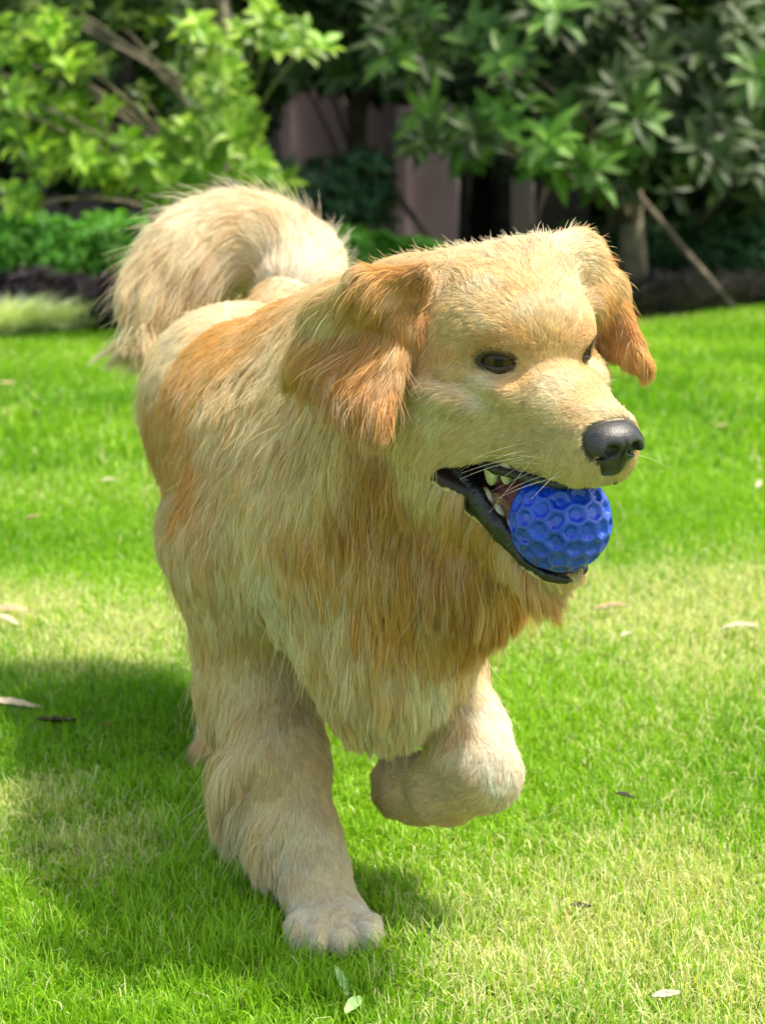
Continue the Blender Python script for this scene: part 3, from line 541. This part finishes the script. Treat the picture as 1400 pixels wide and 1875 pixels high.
# comb marks: px, py, dx, dy, towards camera, length mm, lift, colour
CM = [
 # muzzle and face
 (1120, 745, -1, -.5, 0, 6, .3, PA), (1085, 725, -1, -.6, 0, 7, .3, W_), (1030, 700, -1, -.8, 0, 8, .3, PA), (1000, 655, -.5, -1, 0, 8, .3, W_), (985, 600, -.35, -1, 0, 10, .3, W_),
 (950, 540, -.5, -1, 0, 12, .35, W_), (1035, 570, .1, -1, 0, 10, .35, PA), (1030, 500, .0, -1, 0, 14, .4, PA), (900, 500, -.7, -.8, 0, 14, .35, W_), (850, 475, -.9, -.4, 0, 16, .4, PA),
 (960, 455, -.3, -.8, 0, 18, .55, PA), (1000, 450, .1, -1, 0, 22, .6, PA), (900, 590, -1, -.5, 0, 11, .3, W_), (840, 600, -1, .0, 0, 13, .3, W_), (820, 680, -1, .35, 0, 14, .3, W_), (890, 720, -1, .35, 0, 12, .3, PA), (930, 730, -1, .25, 0, 10, .3, W_),
 (945, 700, -.9, .2, 0, 7, .25, GO*.35+W_*.65), (950, 622, -.8, -.5, 0, 7, .3, GO*.6+W_*.4), (900, 630, -.8, -.5, 0, 8, .3, GO),
 (800, 740, -1, .5, 0, 20, .35, PA), (760, 790, -.8, .8, 0, 30, .4, W_), (1040, 790, -1, .2, 0, 6, .3, W_), (1050, 840, -.7, .7, 0, 7, .3, W_), (980, 790, -1, .15, 0, 8, .3, W_), (930, 820, -1, .3, 0, 9, .3, W_),
 (870, 800, -1, .35, 0, 13, .3, W_), (1010, 860, -.5, .8, 0, 7, .25, W_), (1110, 880, 0, 1, 0, 6, .3, W_),
 (780, 870, -.6, .9, 0, 30, .4, W_), (850, 950, -.5, 1, 0, 34, .4, GO), (900, 1010, -.3, 1, 0, 42, .45, GO), (960, 1055, -.1, 1, 0, 30, .4, W_), (1010, 1062, .1, 1, 0, 13, .4, W_),
 (760, 960, -.2, 1, 0, 50, .45, RU*.7+GO*.3), (830, 1030, .0, 1, 0, 60, .5, RU*.8+GO*.2), (900, 1080, .15, 1, .1, 66, .5, RU*.6+GO*.4),
 # right ear
 (765, 515, -.9, .4, 0, 12, .25, OR), (740, 560, -.8, .8, 0, 16, .25, OR), (700, 530, -1, .3, 0, 30, .35, GO), (660, 540, -1, .25, 0, 34, .35, GO), (620, 570, -1, .3, 0, 42, .4, W_), (585, 620, -.9, .5, 0, 46, .45, OR*.3+GO*.7),
 (640, 620, -.9, .6, 0, 42, .45, OR*.7+GO*.3), (690, 620, -.5, 1, 0, 36, .4, OR), (730, 620, -.2, 1, 0, 34, .4, GO), (690, 700, -.2, 1, 0, 44, .35, OR), (650, 680, -.5, 1, 0, 42, .35, OR), (745, 600, -.3, 1, 0, 24, .3, OR),
 # left ear
 (1035, 455, .5, -.7, 0, 17, .5, PA), (1065, 465, .8, -.3, 0, 17, .4, PA), (1100, 500, .8, .6, 0, 17, .35, W_), (1110, 560, .5, .8, 0, 18, .3, GO), (1130, 600, .5, .9, 0, 20, .3, OR), (1155, 640, .5, .8, 0, 20, .3, GO), (1110, 610, .5, .9, 0, 18, .3, OR),
 # neck
 (640, 500, -1, -.1, 0, 34, .4, W_), (560, 530, -1, .3, 0, 34, .35, PA), (560, 700, -.4, 1, 0, 48, .4, W_), (620, 800, -.2, 1, 0, 52, .4, W_), (700, 840, -.1, 1, 0, 55, .45, RU*.8+GO*.2), (660, 920, -.1, 1, 0, 55, .45, RU*.5+GO*.5), (560, 880, -.2, 1, 0, 50, .35, W_), (580, 980, .05, 1, 0, 50, .4, GO),
 # flank
 (470, 540, -1, .4, 0, 32, .3, W_), (430, 640, -.7, .9, 0, 34, .3, GO), (340, 600, -.8, .5, 0, 30, .3, PA), (285, 640, -.6, .9, 0, 30, .3, W_), (320, 720, -.3, 1, 0, 34, .3, OR*.35+GO*.65), (280, 820, -.15, 1, 0, 36, .3, OR*.2+GO*.8), (370, 690, -.5, .9, 0, 34, .3, OR*.2+GO*.8), (350, 860, -.1, 1, 0, 38, .3, OR*.6+GO*.4),
 (420, 760, -.35, 1, 0, 36, .35, W_), (500, 700, -.4, 1, 0, 40, .35, W_), (480, 850, -.25, 1, 0, 42, .35, W_), (430, 960, -.2, 1, 0, 44, .35, W_), (300, 1000, .05, 1, 0, 40, .3, W_), (360, 1080, 0, 1, 0, 45, .35, W_),
 (480, 1060, 0, 1, 0, 46, .4, PA), (400, 620, -.8, .8, 0, 34, .3, GO),
 # chest
 (600, 1100, .0, 1, 0, 52, .4, W_), (700, 1080, .05, 1, 0, 56, .45, GO), (800, 1130, .15, 1, .1, 50, .4, W_*.5+GO*.5), (860, 1150, .2, 1, .1, 42, .45, OR*.4+GO*.6), (700, 1200, .1, 1, 0, 56, .4, W_), (780, 1230, .15, 1, 0, 46, .4, PA), (600, 1250, 0, 1, 0, 46, .35, W_), (850, 1220, .1, 1, 0, 30, .3, W_),
 (480, 1180, -.05, 1, 0, 36, .3, W_), (700, 1290, 0, 1, 0, 44, .35, PA),
 # ruff hanging under the jaw
 (900, 1040, .1, 1, .1, 62, .6, GO), (960, 1075, .15, 1, .1, 48, .6, GO), (930, 1090, .15, 1, .1, 52, .6, RU*.6+GO*.4), (880, 1100, .2, 1, .1, 60, .6, RU*.7+GO*.3),
 # right foreleg
 (500, 1300, .0, 1, 0, 16, .3, W_), (440, 1300, -.5, 1, 0, 50, .5, W_), (560, 1360, .05, 1, 0, 13, .3, W_), (425, 1350, -1.2, .9, -.1, 90, .8, W_), (435, 1400, -1.3, .8, -.1, 100, .9, W_), (500, 1420, -.05, 1, 0, 11, .3, W_), (590, 1450, .1, 1, 0, 10, .3, W_), (460, 1460, -1.3, .9, -.1, 90, .9, PA),
 (540, 1540, .05, 1, 0, 10, .3, PA), (490, 1530, -1, 1, -.1, 62, .7, W_), (505, 1600, -.6, 1, -.1, 30, .5, PA), (600, 1600, .1, 1, 0, 8, .3, PA), (570, 1680, .05, 1, 0, 7, .3, WH), (600, 1735, .05, .6, 1, 3.5, .15, WH), (560, 1745, -.1, 1, .8, 3.5, .15, WH), (640, 1745, .1, 1, .8, 3.5, .15, WH), (600, 1690, 0, 1, .3, 6, .2, WH), (540, 1725, -.3, 1, .5, 7, .3, WH), (668, 1705, .9, .2, 0, 20, .6, WH),
 # left foreleg
 (860, 1270, .05, 1, 0, 14, .25, PA), (890, 1300, .05, 1, 0, 11, .25, WH), (905, 1340, .05, 1, 0, 10, .25, WH), (820, 1320, -.2, 1, 0, 26, .4, W_), (910, 1420, -.1, 1, 0, 12, .3, WH), (870, 1450, -1, .3, 0, 10, .25, W_), (800, 1460, -1, .1, 0, 10, .25, W_), (730, 1440, -1, 0, 0, 12, .3, W_),
]
gp, gd, gl, gf, gc = [], [], [], [], []
def addg(p, d, L, lf, c, head):
    gp.append(p); gd.append(nrm(d)); gl.append(L/1000); gf.append(lf); gc.append(c)
    if head is None: return
    if head:                              # same comb on the other side of the head
        q = (p-HT)@HR; e = d@HR; q = q*A(1, -1, 1); e = e*A(1, -1, 1); p2 = HW(q); d2 = e@HR.T
    else:
        o = A(-.095, 1.95, .35); p2 = p-2*((p-o)@SIDE)*SIDE; d2 = d-2*(d@SIDE)*SIDE
    gp.append(p2); gd.append(nrm(d2)); gl.append(L/1000); gf.append(lf); gc.append(c)
miss = 0
for (px, py, dx, dy, tc, L, lf, c) in CM:
    p = hit(px, py)
    if p is None: miss += 1; print('comb miss', px, py); continue
    d = A(dx, -tc, -dy); n_ = D.grad(p[None])[0]; d = d-n_*(d@n_)
    inhead = py < 1070 and np.linalg.norm(p-HW((-.03, 0, -.05))) < .16
    if px > 990 and py < 900 and headp(p)[0] < -.12: continue
    leg = py > 1180
    addg(p, d, L, lf, c, None if leg or (inhead and abs(((p-HT)@HR)[1]) < .012) else inhead)
for q, d, L, lf, c in [((-.25, 2.3, .35), (-.05, .3, -1), 40, .3, W_), ((-.15, 2.44, .38), (0, .5, -1), 60, .4, PA), ((-.02, 2.3, .35), (.05, .3, -1), 40, .3, W_), ((-.1, 1.95, .2), (-.1, .5, -1), 60, .5, W_),
    ((-.21, 2.2, .1), (0, .3, -1), 14, .3, W_), ((-.21, 2.36, .16), (0, .8, -1), 45, .5, PA), ((-.03, 2.45, .15), (0, .8, -1), 45, .5, PA), ((0, 2.3, .05), (0, .2, -1), 12, .3, WH), ((0, 2.2, .03), (0, -1, -.4), 10, .3, WH), ((-.21, 2.16, .03), (0, -1, -.4), 10, .3, WH),
    ((-.1, 2.2, .25), (0, .6, -1), 50, .4, W_), ((.0, 1.78, .2), (0, .4, -1), 50, .5, W_), ((.1, 1.7, .3), (.1, .2, -1), 45, .4, W_), ((-.13, 1.86, .14), (-.8, .8, -.8), 80, .7, GO), ((-.12, 1.8, .09), (-.8, .8, -.8), 70, .7, W_)]:
    addg(A(*q), A(*d), L, lf, c, None)
gp, gd, gl, gf, gc = map(np.array, (gp, gd, gl, gf, gc))

# roots
def tri_area(V, F):
    a, b, c, d = (V[F[:, i]] for i in range(4)); return (np.linalg.norm(np.cross(b-a, c-a), axis=1)+np.linalg.norm(np.cross(c-a, d-a), axis=1))/2
cen = BV[BF].mean(1); ar = tri_area(BV, BF); cl = headp(cen)
nhead = np.linalg.norm(cl-A(-.02, 0, -.04), axis=1); fn = nrm(np.cross(BV[BF[:, 1]]-BV[BF[:, 0]], BV[BF[:, 2]]-BV[BF[:, 0]])); facing = -(fn*nrm(cen-A(0, 0, CAM_H))).sum(1)
dens = np.where(nhead < .12, 3.2, np.where(nhead < .17, 2.2, 1.0))*np.where(facing > -.25, 1, .35); dens *= np.where(cen[:, 1] > 2.1, .75, 1)
dens *= np.where(cen[:, 2] < .2, 1.5, 1)*np.where((cen[:, 1] > 2.35) & (cen[:, 2] > .47), 2.2, 1)
NR = int(globals().get('NSTRANDS', 1300000)); cdf = np.cumsum(ar*dens); fi = np.searchsorted(cdf, rng.random(NR)*cdf[-1]); u, v = rng.random((2, NR))
q0, q1, q2, q3 = (BV[BF[fi, i]] for i in range(4)); root = (q0*(1-u)[:, None]+q1*u[:, None])*(1-v)[:, None]+(q3*(1-u)[:, None]+q2*u[:, None])*v[:, None]
rl = headp(root); keep = ~in_mouth(rl, 1.02) & (np.linalg.norm(root-BALL_C, axis=1) > BALL_R+.0015)
keep &= ~(in_mouth(rl, 1.25) & (rl[:, 0] < -.02) & (rl[:, 2] > -.122) & (rl[:, 2] < -.09))
for i in (0, 1):
    a_, b_, c_, _, _ = eye_uv(rl, i); keep &= ~((np.abs(c_) < .03) & ((a_/.0155)**2+((b_)/.0070)**2 < 1))
keep &= NF.sample(root) > -.0002 if False else ~((NF.sample(root) < .0005) & (rl[:, 0] > .07))
keep &= ~((LF.sample(root) < .0014) & (rl[:, 2] < -.06) & (rl[:, 0] > -.08))
root = root[keep]; rl = rl[keep]; NR = len(root)
def field(p):
    D_ = np.zeros_like(p); L_ = np.zeros(len(p)); Lf = np.zeros(len(p)); C_ = np.zeros_like(p)
    for s_ in range(0, len(p), 20000):
        q = p[s_:s_+20000]; d2 = ((q[:, None]-gp[None])**2).sum(-1)+2e-5; w_ = d2**-2.2; w_ /= w_.sum(1, keepdims=True)
        D_[s_:s_+20000] = w_@gd; L_[s_:s_+20000] = w_@gl; Lf[s_:s_+20000] = w_@gf; C_[s_:s_+20000] = w_@gc
    return nrm(D_), L_, Lf, C_
dirv, Ln, Lf, Cc = field(root)
nn = D.grad(root)
# tail: hair streams along the tail and spreads from it
tp = []; tt_ = []
for i in range(len(TAIL)-1):
    for k in range(3): tp.append(TAIL[i]+(TAIL[i+1]-TAIL[i])*k/10); tt_.append(nrm(TAIL[i+1]-TAIL[i]))
tp = np.array(tp); tt_ = np.array(tt_); tt_ = nrm(sum(np.roll(tt_, k, 0) if 0 else tt_ for k in (0,)))
ks = np.ones(9)/9; tt_ = nrm(np.stack([np.convolve(np.pad(tt_[:, i], 4, 'edge'), ks, 'valid') for i in range(3)], 1))
ist = np.zeros(NR, bool); tcand = np.where(root[:, 1] > 2.3)[0]; dd = np.linalg.norm(root[tcand][:, None]-tp[None], axis=-1); j_ = dd.argmin(1); ont = (dd.min(1) < .052) & (j_ > 8)
ti = tcand[ont]; tj = j_[ont]; ist[ti] = True; tfrac = tj/len(tp)
outw = nrm(root[ti]-tp[tj]); under = np.clip(-outw[:, 2:3], 0, 1); dirv[ti] = nrm(tt_[tj]*(1.0-.35*under)+outw*.12+A(0, 0, -.25)*(1+3*under)); Ln[ti] = .064+.012*tfrac+.045*under[:, 0]; Lf[ti] = .38
Cc[ti] = WH*(1-tfrac[:, None])*1.0+(W_*.5+PA*.5)*tfrac[:, None]; Cc[ti] = np.where((tfrac < .6)[:, None], Cc[ti]*.5+PA*.5, Cc[ti])
# shorter round eyes, lips and nose
for e in EYE: Ln *= np.clip((np.linalg.norm(rl-e, axis=1)-.010)/.025, .33, 1)
# clumps: every strand leans to the nearest clump leader
def clumps(n):
    ci = rng.choice(NR, n, replace=False); kd = KDTree(n)
    for i, c in enumerate(ci): kd.insert(root[c], i)
    kd.balance(); near = np.array([kd.find(r)[1] for r in root.tolist()]); return ci, near
K = 8
def grow(root, dirv, nn, Ln, Lf, grav, thick):
    n = len(root); pts = np.zeros((n, K, 3)); pts[:, 0] = root-nn*.0012; t = dirv-nn*(dirv*nn).sum(1)[:, None]; d = nrm(nrm(t)+nn*(Lf*1.3)[:, None]); p = root.copy(); seg = (Ln/(K-1))[:, None]
    for k in range(1, K):
        p = p+d*seg; s_ = D.sample(p); g = D.grad(p); h = thick*np.sin(min(1., k/(K-1)*1.25)*math.pi/2)
        push = np.maximum(h-s_, 0); push = np.where(s_ < .06, push, 0); p = p+g*(push*.8)[:, None]; pts[:, k] = p
        vel = p-pts[:, k-1]; vel = nrm(vel); away = (s_ > h*1.1)
        d = nrm(vel*.55+d*.45+A(0, 0, -1)*(grav*away)[:, None]-g*(.14*away*(s_ < .05))[:, None])
    return pts
r1 = rng.random(NR); jit = rng.normal(size=(NR, 3))
NC = NR//72; ci, near = clumps(NC); cj = rng.normal(size=(NC, 3)); crand = rng.random(NC); crand2 = rng.random(NC)
NC2 = NR//800; ci2, near2 = clumps(NC2); cj2 = rng.normal(size=(NC2, 3)); c2r = rng.random(NC2)
longf = np.clip((Ln-.008)/.035, 0, 1)
dirv = nrm(dirv+cj[near]*((.03+.06*longf)*(1-.5*ist))[:, None]+cj2[near2]*((.02+.08*longf)*(1-.7*ist))[:, None]+jit*(.05+.03*longf)[:, None])
Ln = Ln*(.72+.25*crand[near]+.16*c2r[near2])*(.62+.42*r1)
thick = Ln*Lf*(.10+.38*rng.random(NR)**1.3)*(.8+.5*crand2[near]); thick = np.minimum(thick, .024)
grav = .05+.22*longf; grav = np.where(ist, .05, grav)
pts = grow(root, dirv, nn, Ln, Lf, grav, thick)
lead = pts[ci][near]; ts = np.linspace(0, 1, K)[None, :, None]; amt = (.15+.37*longf)*(.5+.7*crand[near]); amt = np.clip(amt, 0, .85)
off = lead-root[ci][near][:, None]+root[:, None]; target = lead*.86+off*.14
pts = pts+(target-pts)*(ts**1.4)*amt[:, None, None]
# a few loose hairs
cl_top = (rl[:, 2] > .045)
loose = (rng.random(NR) < np.where(ist, .015, np.where(cl_top, .05, .012))); pts[loose] += nn[loose][:, None]*(Ln[loose]*.45*rng.random(loose.sum()))[:, None, None]*ts**1.3+ (jit[loose][:, None]*.10*Ln[loose][:, None, None])*ts**1.6*1.4
wave = np.sin(ts*(5+4*crand[near])[:, None, None]+crand2[near][:, None, None]*6.3); pts += wave*np.cross(dirv, nn)[:, None]*(Ln*longf*.035)[:, None, None]*ts
col_ = Cc*(.86+.20*crand2[near]+.10*c2r[near2]-.04)[:, None]*(.74+.40*rng.random(NR))[:, None]
gm = np.clip(rng.normal(.0, .16, NC)[near]+rng.normal(0, .10, NC2)[near2]*1.2+rng.normal(0, .10, NR), -.35, .5)[:, None]*(.35+.65*longf)[:, None]; warm = OR*.5+GO*.5; col_ = np.where(gm > 0, col_*(1-gm)+warm*gm, col_*(1+gm)-WH*gm)
# dark skin edge colours
for i in (0, 1):
    a_, b_, c_, _, _ = eye_uv(rl, i); e_ = np.sqrt((a_/.0180)**2+(b_/.0105)**2); kk = np.clip((1.0-e_)/.25, 0, 1)[:, None]*(np.abs(c_) < .035)[:, None]; col_ = col_*(1-kk*.85)+BR*.35*kk*.85
def curves(name, pts, rad, colr, parent, mt):
    n, k, _ = pts.shape; c = bpy.data.hair_curves.new(name); c.add_curves([k]*n); c.attributes['position'].data.foreach_set('vector', np.ascontiguousarray(pts, np.float32).ravel())
    a = c.attributes.new('radius', 'FLOAT', 'POINT'); a.data.foreach_set('value', np.ascontiguousarray(rad, np.float32).ravel())
    b = c.attributes.new('tint', 'FLOAT_COLOR', 'CURVE'); cc = np.ones((n, 4), np.float32); cc[:, :3] = np.clip(colr, 0, .95); b.data.foreach_set('color', cc.ravel())
    o = link(name, c, parent, [mt]); return o
taper = np.array([1, 1, .98, .92, .82, .66, .45, .12])
r0 = .00014+.00009*longf+.00004*rng.random(NR)
fur = curves('fur', pts, r0[:, None]*taper[None], col_, dog, fur_mat('golden_fur'))
# whiskers
wp = []; wr = []
for i in range(17):
    s_ = -1 if i < 12 else 1; x = rng.uniform(.035, .085); y = s_*(.040-.22*(x-.03)); z = rng.uniform(-.072, -.050); o_ = A(x, y, z)
    d0 = nrm(A(rng.uniform(-.9, .3), s_*rng.uniform(.4, 1), rng.uniform(-.7, .25))); L = rng.uniform(.025, .052); tl = np.linspace(0, 1, K)[:, None]
    wp.append(HW(o_+d0*L*tl+A(-.15, 0, -.25)*L*tl**2)); 
wp = np.array(wp); curves('whiskers', wp, np.tile(.00015*np.linspace(1, .3, K), (len(wp), 1)), np.tile(A(.9, .85, .7), (len(wp), 1)), dog, bpy.data.materials['golden_fur'])
ep_ = []
for i in (0, 1):
    _, _, _, u_, v_ = eye_uv(np.zeros((1, 3)), i)
    for k in range(60):
        t = rng.uniform(.1, math.pi-.1); a_ = .0150*math.cos(t); b_ = .0092*math.sin(t); q = EYE[i]+a_*u_+b_*v_+EO[i]*math.sqrt(.0160**2-a_*a_*.5); tl = np.linspace(0, 1, K)[:, None]
        d0 = nrm(EO[i]*.7+v_*rng.uniform(.2, .8)+u_*math.cos(t)*.7); L = rng.uniform(.005, .009); ep_.append(HW(q+d0*L*tl+v_*(-.25*L)*tl**2))
ep_ = np.array(ep_); curves('eyelashes', ep_, np.tile(.00020*np.linspace(1, .2, K), (len(ep_), 1)), np.tile(A(.10, .06, .03), (len(ep_), 1)), dog, bpy.data.materials['golden_fur'])
# ------------------------------------------------------------ grass
STRAW = [(230, 1175, .16), (60, 1130, .10), (1200, 1130, .22), (1050, 1090, .12), (1380, 1100, .2), (1260, 1640, .10), (1120, 1750, .12), (1330, 1800, .13), (950, 1800, .08), (60, 1480, .08), (180, 1560, .08), (1250, 1215, .10)]
SP = np.array([list(G(a, b)[:2])+[r] for a, b, r in STRAW])
def straw_amt(x, y):
    o = np.zeros_like(x)
    for sx, sy, r in SP: o = np.maximum(o, np.exp(-(((x-sx)/r)**2+((y-sy)/(r*1.5))**2)))
    return np.clip(o*.70+.01+.09*smooth_noise(x, y, 9, 5)+.10*smooth_noise(x, y, 3, 9), .02, .75)
def blades(n, y0, y1, L0, W0, segs, pw=1., wid=.25, pad=.35, flat=0):
    yy = y0+(y1-y0)*rng.random(n)**pw; xx = (rng.random(n)*2-1)*(wid*yy+pad); ok = yy < edge_y(xx)-.01; xx, yy = xx[ok], yy[ok]; n = len(xx)
    # blades gather in tufts
    tx = np.round(xx/.03+rng.normal(0, .25, n)); ty = np.round(yy/.03+rng.normal(0, .25, n)); 
    pw_ = np.hypot((xx-pR[0])/.046, (yy-pR[1]+.018)/.060) < 1; xx, yy, tx, ty, az0 = xx[~pw_], yy[~pw_], tx[~pw_], ty[~pw_], 0; n = len(xx)
    hsh = (np.sin(tx*12.9898+ty*78.233)*43758.5453) % 1
    az = rng.uniform(0, 2*math.pi, n); lean = np.abs(rng.normal(.45, .38, n))+.1*hsh+1.0*flat; L = L0*(.45+.75*rng.random(n))*(.75+.5*hsh)*(1+.18*smooth_noise(xx, yy, 8, 2)); W = W0*(.6+.7*rng.random(n))
    fx = np.stack([np.cos(az), np.sin(az), 0*az], -1); fac = az+math.pi/2+rng.normal(0, .5, n); side = np.stack([np.cos(fac), np.sin(fac), 0*az], -1)
    K_ = segs+1; V = np.zeros((n, K_, 2, 3)); p = np.stack([xx, yy, 0*xx-.002+.014*flat*rng.random(n)], -1); a = lean*.4
    for k in range(K_):
        wd = W*(1, .95, .7, .12)[k] if segs == 3 else W*(1, .8, .12)[k]
        V[:, k, 0] = p-side*wd[:, None]/2; V[:, k, 1] = p+side*wd[:, None]/2
        p = p+(fx*np.sin(a)[:, None]+A(0, 0, 1)*np.cos(a)[:, None])*(L/segs)[:, None]; a = a+lean*.75+rng.normal(0, .12, n)
    V[..., 2] = np.maximum(V[..., 2], -.002)
    idx = np.arange(n)[:, None]*(K_*2); F = np.concatenate([idx+np.array([[2*k, 2*k+1, 2*k+3, 2*k+2]]) for k in range(segs)], 1).reshape(-1, 4)
    s_ = straw_amt(xx, yy); dead = rng.random(n) < s_*(1+2*flat)
    g1, g2, g3 = A(.10, .29, .005), A(.27, .51, .012), A(.38, .61, .05); st1, st2 = A(.70, .72, .36), A(.66, .66, .32)
    m = np.clip(.45+.22*rng.normal(size=n)+.20*smooth_noise(xx, yy, 5, 11)+.10*s_, 0, 1)[:, None]
    c = np.where(m < .5, g1+(g2-g1)*m*2, g2+(g3-g2)*(m-.5)*2); c = np.where(dead[:, None], st1+(st2-st1)*rng.random((n, 1)), c)*(.8+.4*rng.random((n, 1)))
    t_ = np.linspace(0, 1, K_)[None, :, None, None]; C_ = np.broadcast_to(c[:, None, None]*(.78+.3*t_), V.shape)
    return V.reshape(-1, 3), F, C_.reshape(-1, 3)
parts = [blades(70000, 1.25, 3.2, .030, .0012, 3, 1.0, flat=1), blades(330000, 1.25, 2.5, .026, .0016, 3, 1.0), blades(270000, 2.5, 4.2, .025, .0022, 3, 1.0, pad=.7), blades(390000, 4.2, 10.2, .030, .0058, 2, .9, pad=2.4)]
off = 0; VV, FF, CC = [], [], []
for V, F, C_ in parts: VV.append(V); FF.append(F+off); CC.append(C_); off += len(V)
gm_ = leafy('grass_blade', .45, .42, (1.15, 1.2, .4))
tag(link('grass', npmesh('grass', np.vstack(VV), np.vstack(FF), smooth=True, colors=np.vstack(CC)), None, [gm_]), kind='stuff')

# fallen leaves
TAN, BEI, DRK, RED, GRN = A(.50, .38, .20), A(.66, .58, .42), A(.055, .040, .030), A(.30, .12, .04), A(.36, .60, .22)
FL = [(20, 1118, .055, .2, TAN, 'long tan dry leaf on the lawn at the left edge, dark along one side'), (14, 1136, .040, -.4, BEI, 'pale beige leaf lying just below the long tan leaf on the lawn'),
 (28, 1292, .062, .25, BEI, 'broad pale beige dry leaf on the lawn at the left edge, beside the dark leaf'), (104, 1317, .048, .3, DRK, 'curled dark brown leaf on the grass just above the shadow of the dog'),
 (200, 1323, .016, .1, RED, 'tiny reddish brown leaf scrap to the right of the dark curled leaf'), (1117, 1112, .050, .1, TAN*.85, 'brown elongated dry leaf on the lawn below the blue ball'),
 (1352, 1150, .055, -.1, BEI, 'pale tan elongated leaf lying in the sun near the right edge'), (1146, 1160, .024, .8, BEI, 'small cream leaf bit below the brown elongated leaf'),
 (1143, 1455, .022, -.6, DRK, 'small dark leaf to the right of the lifted paw'), (1062, 1655, .018, -.2, DRK, 'small dark leaf scrap half sunk in the grass, lower right'),
 (1220, 1818, .024, .25, BEI, 'pale curled dry leaf near the bottom right of the lawn'), (625, 1795, .034, 1.9, GRN, 'broad pale green blade leaf in the grass in front of the planted paw'),
 (646, 1838, .030, 1.2, GRN*1.1, 'lighter green leaf below the other green leaf in front of the paw'), (198, 880, .035, .5, BEI, 'small cream leaf on the lawn left of the flank of the dog'),
 (70, 757, .045, 0, DRK, 'dark leaf far off on the lawn at the left'), (14, 700, .05, .4, TAN, 'tan leaf at the far left of the lawn, farther than the dark one'), (1320, 777, .04, .4, TAN, 'small orange brown leaf far off on the lawn at the right'),
 (1388, 885, .035, 1.2, BEI, 'small whitish leaf at the right edge of the lawn'), (58, 948, .03, .2, TAN, 'faint tan leaf on the lawn at left, halfway down')]
lmats = {}
for i, (px, py, L, an, c, lab) in enumerate(FL):
    u_ = np.linspace(0, 1, 13); w_ = np.sin(u_*math.pi)**.75*(1-.25*u_)*L*(.17 if c is not GRN else .12)+.0004; vv = []
    cu = rng.uniform(.3, .9); 
    for k, uu in enumerate(u_):
        for s_ in (-1, -.5, 0, .5, 1): vv.append(((uu-.5)*L, s_*w_[k]*(1-.15*cu), abs(s_)**1.5*w_[k]*cu*.9+math.sin(uu*3.1+i)*L*.07+.0006*math.sin(k*2.1+s_*3)))
    vv = np.array(vv); th = A(0, 0, .0006); nv = len(vv); vv = np.vstack([vv, vv-th]); f = []
    for k in range(12):
        for s_ in range(4): a = k*5+s_; f.append([a, a+5, a+6, a+1]); f.append([nv+a+1, nv+a+6, nv+a+5, nv+a])
        for s_ in (0, 4): a = k*5+s_; f.append([a, a+5, nv+a+5, nv+a])
    key = tuple(np.round(c, 3)); 
    if key not in lmats: lmats[key] = simple('dry_leaf', tuple(c*.75), tuple(np.minimum(c*1.1, .9)), 90, .6, .5, 300)
    o = link('fallen_leaf', npmesh('fallen_leaf', vv, np.array(f)), None, [lmats[key]]); g = G(px, py, .022); o.location = (g[0], g[1], g[2]-.002+L*.04)
    o.rotation_euler = (rng.normal(.25, .15), rng.normal(0, .15), an); tag(o, lab, 'leaf', 'fallen leaves on the lawn')
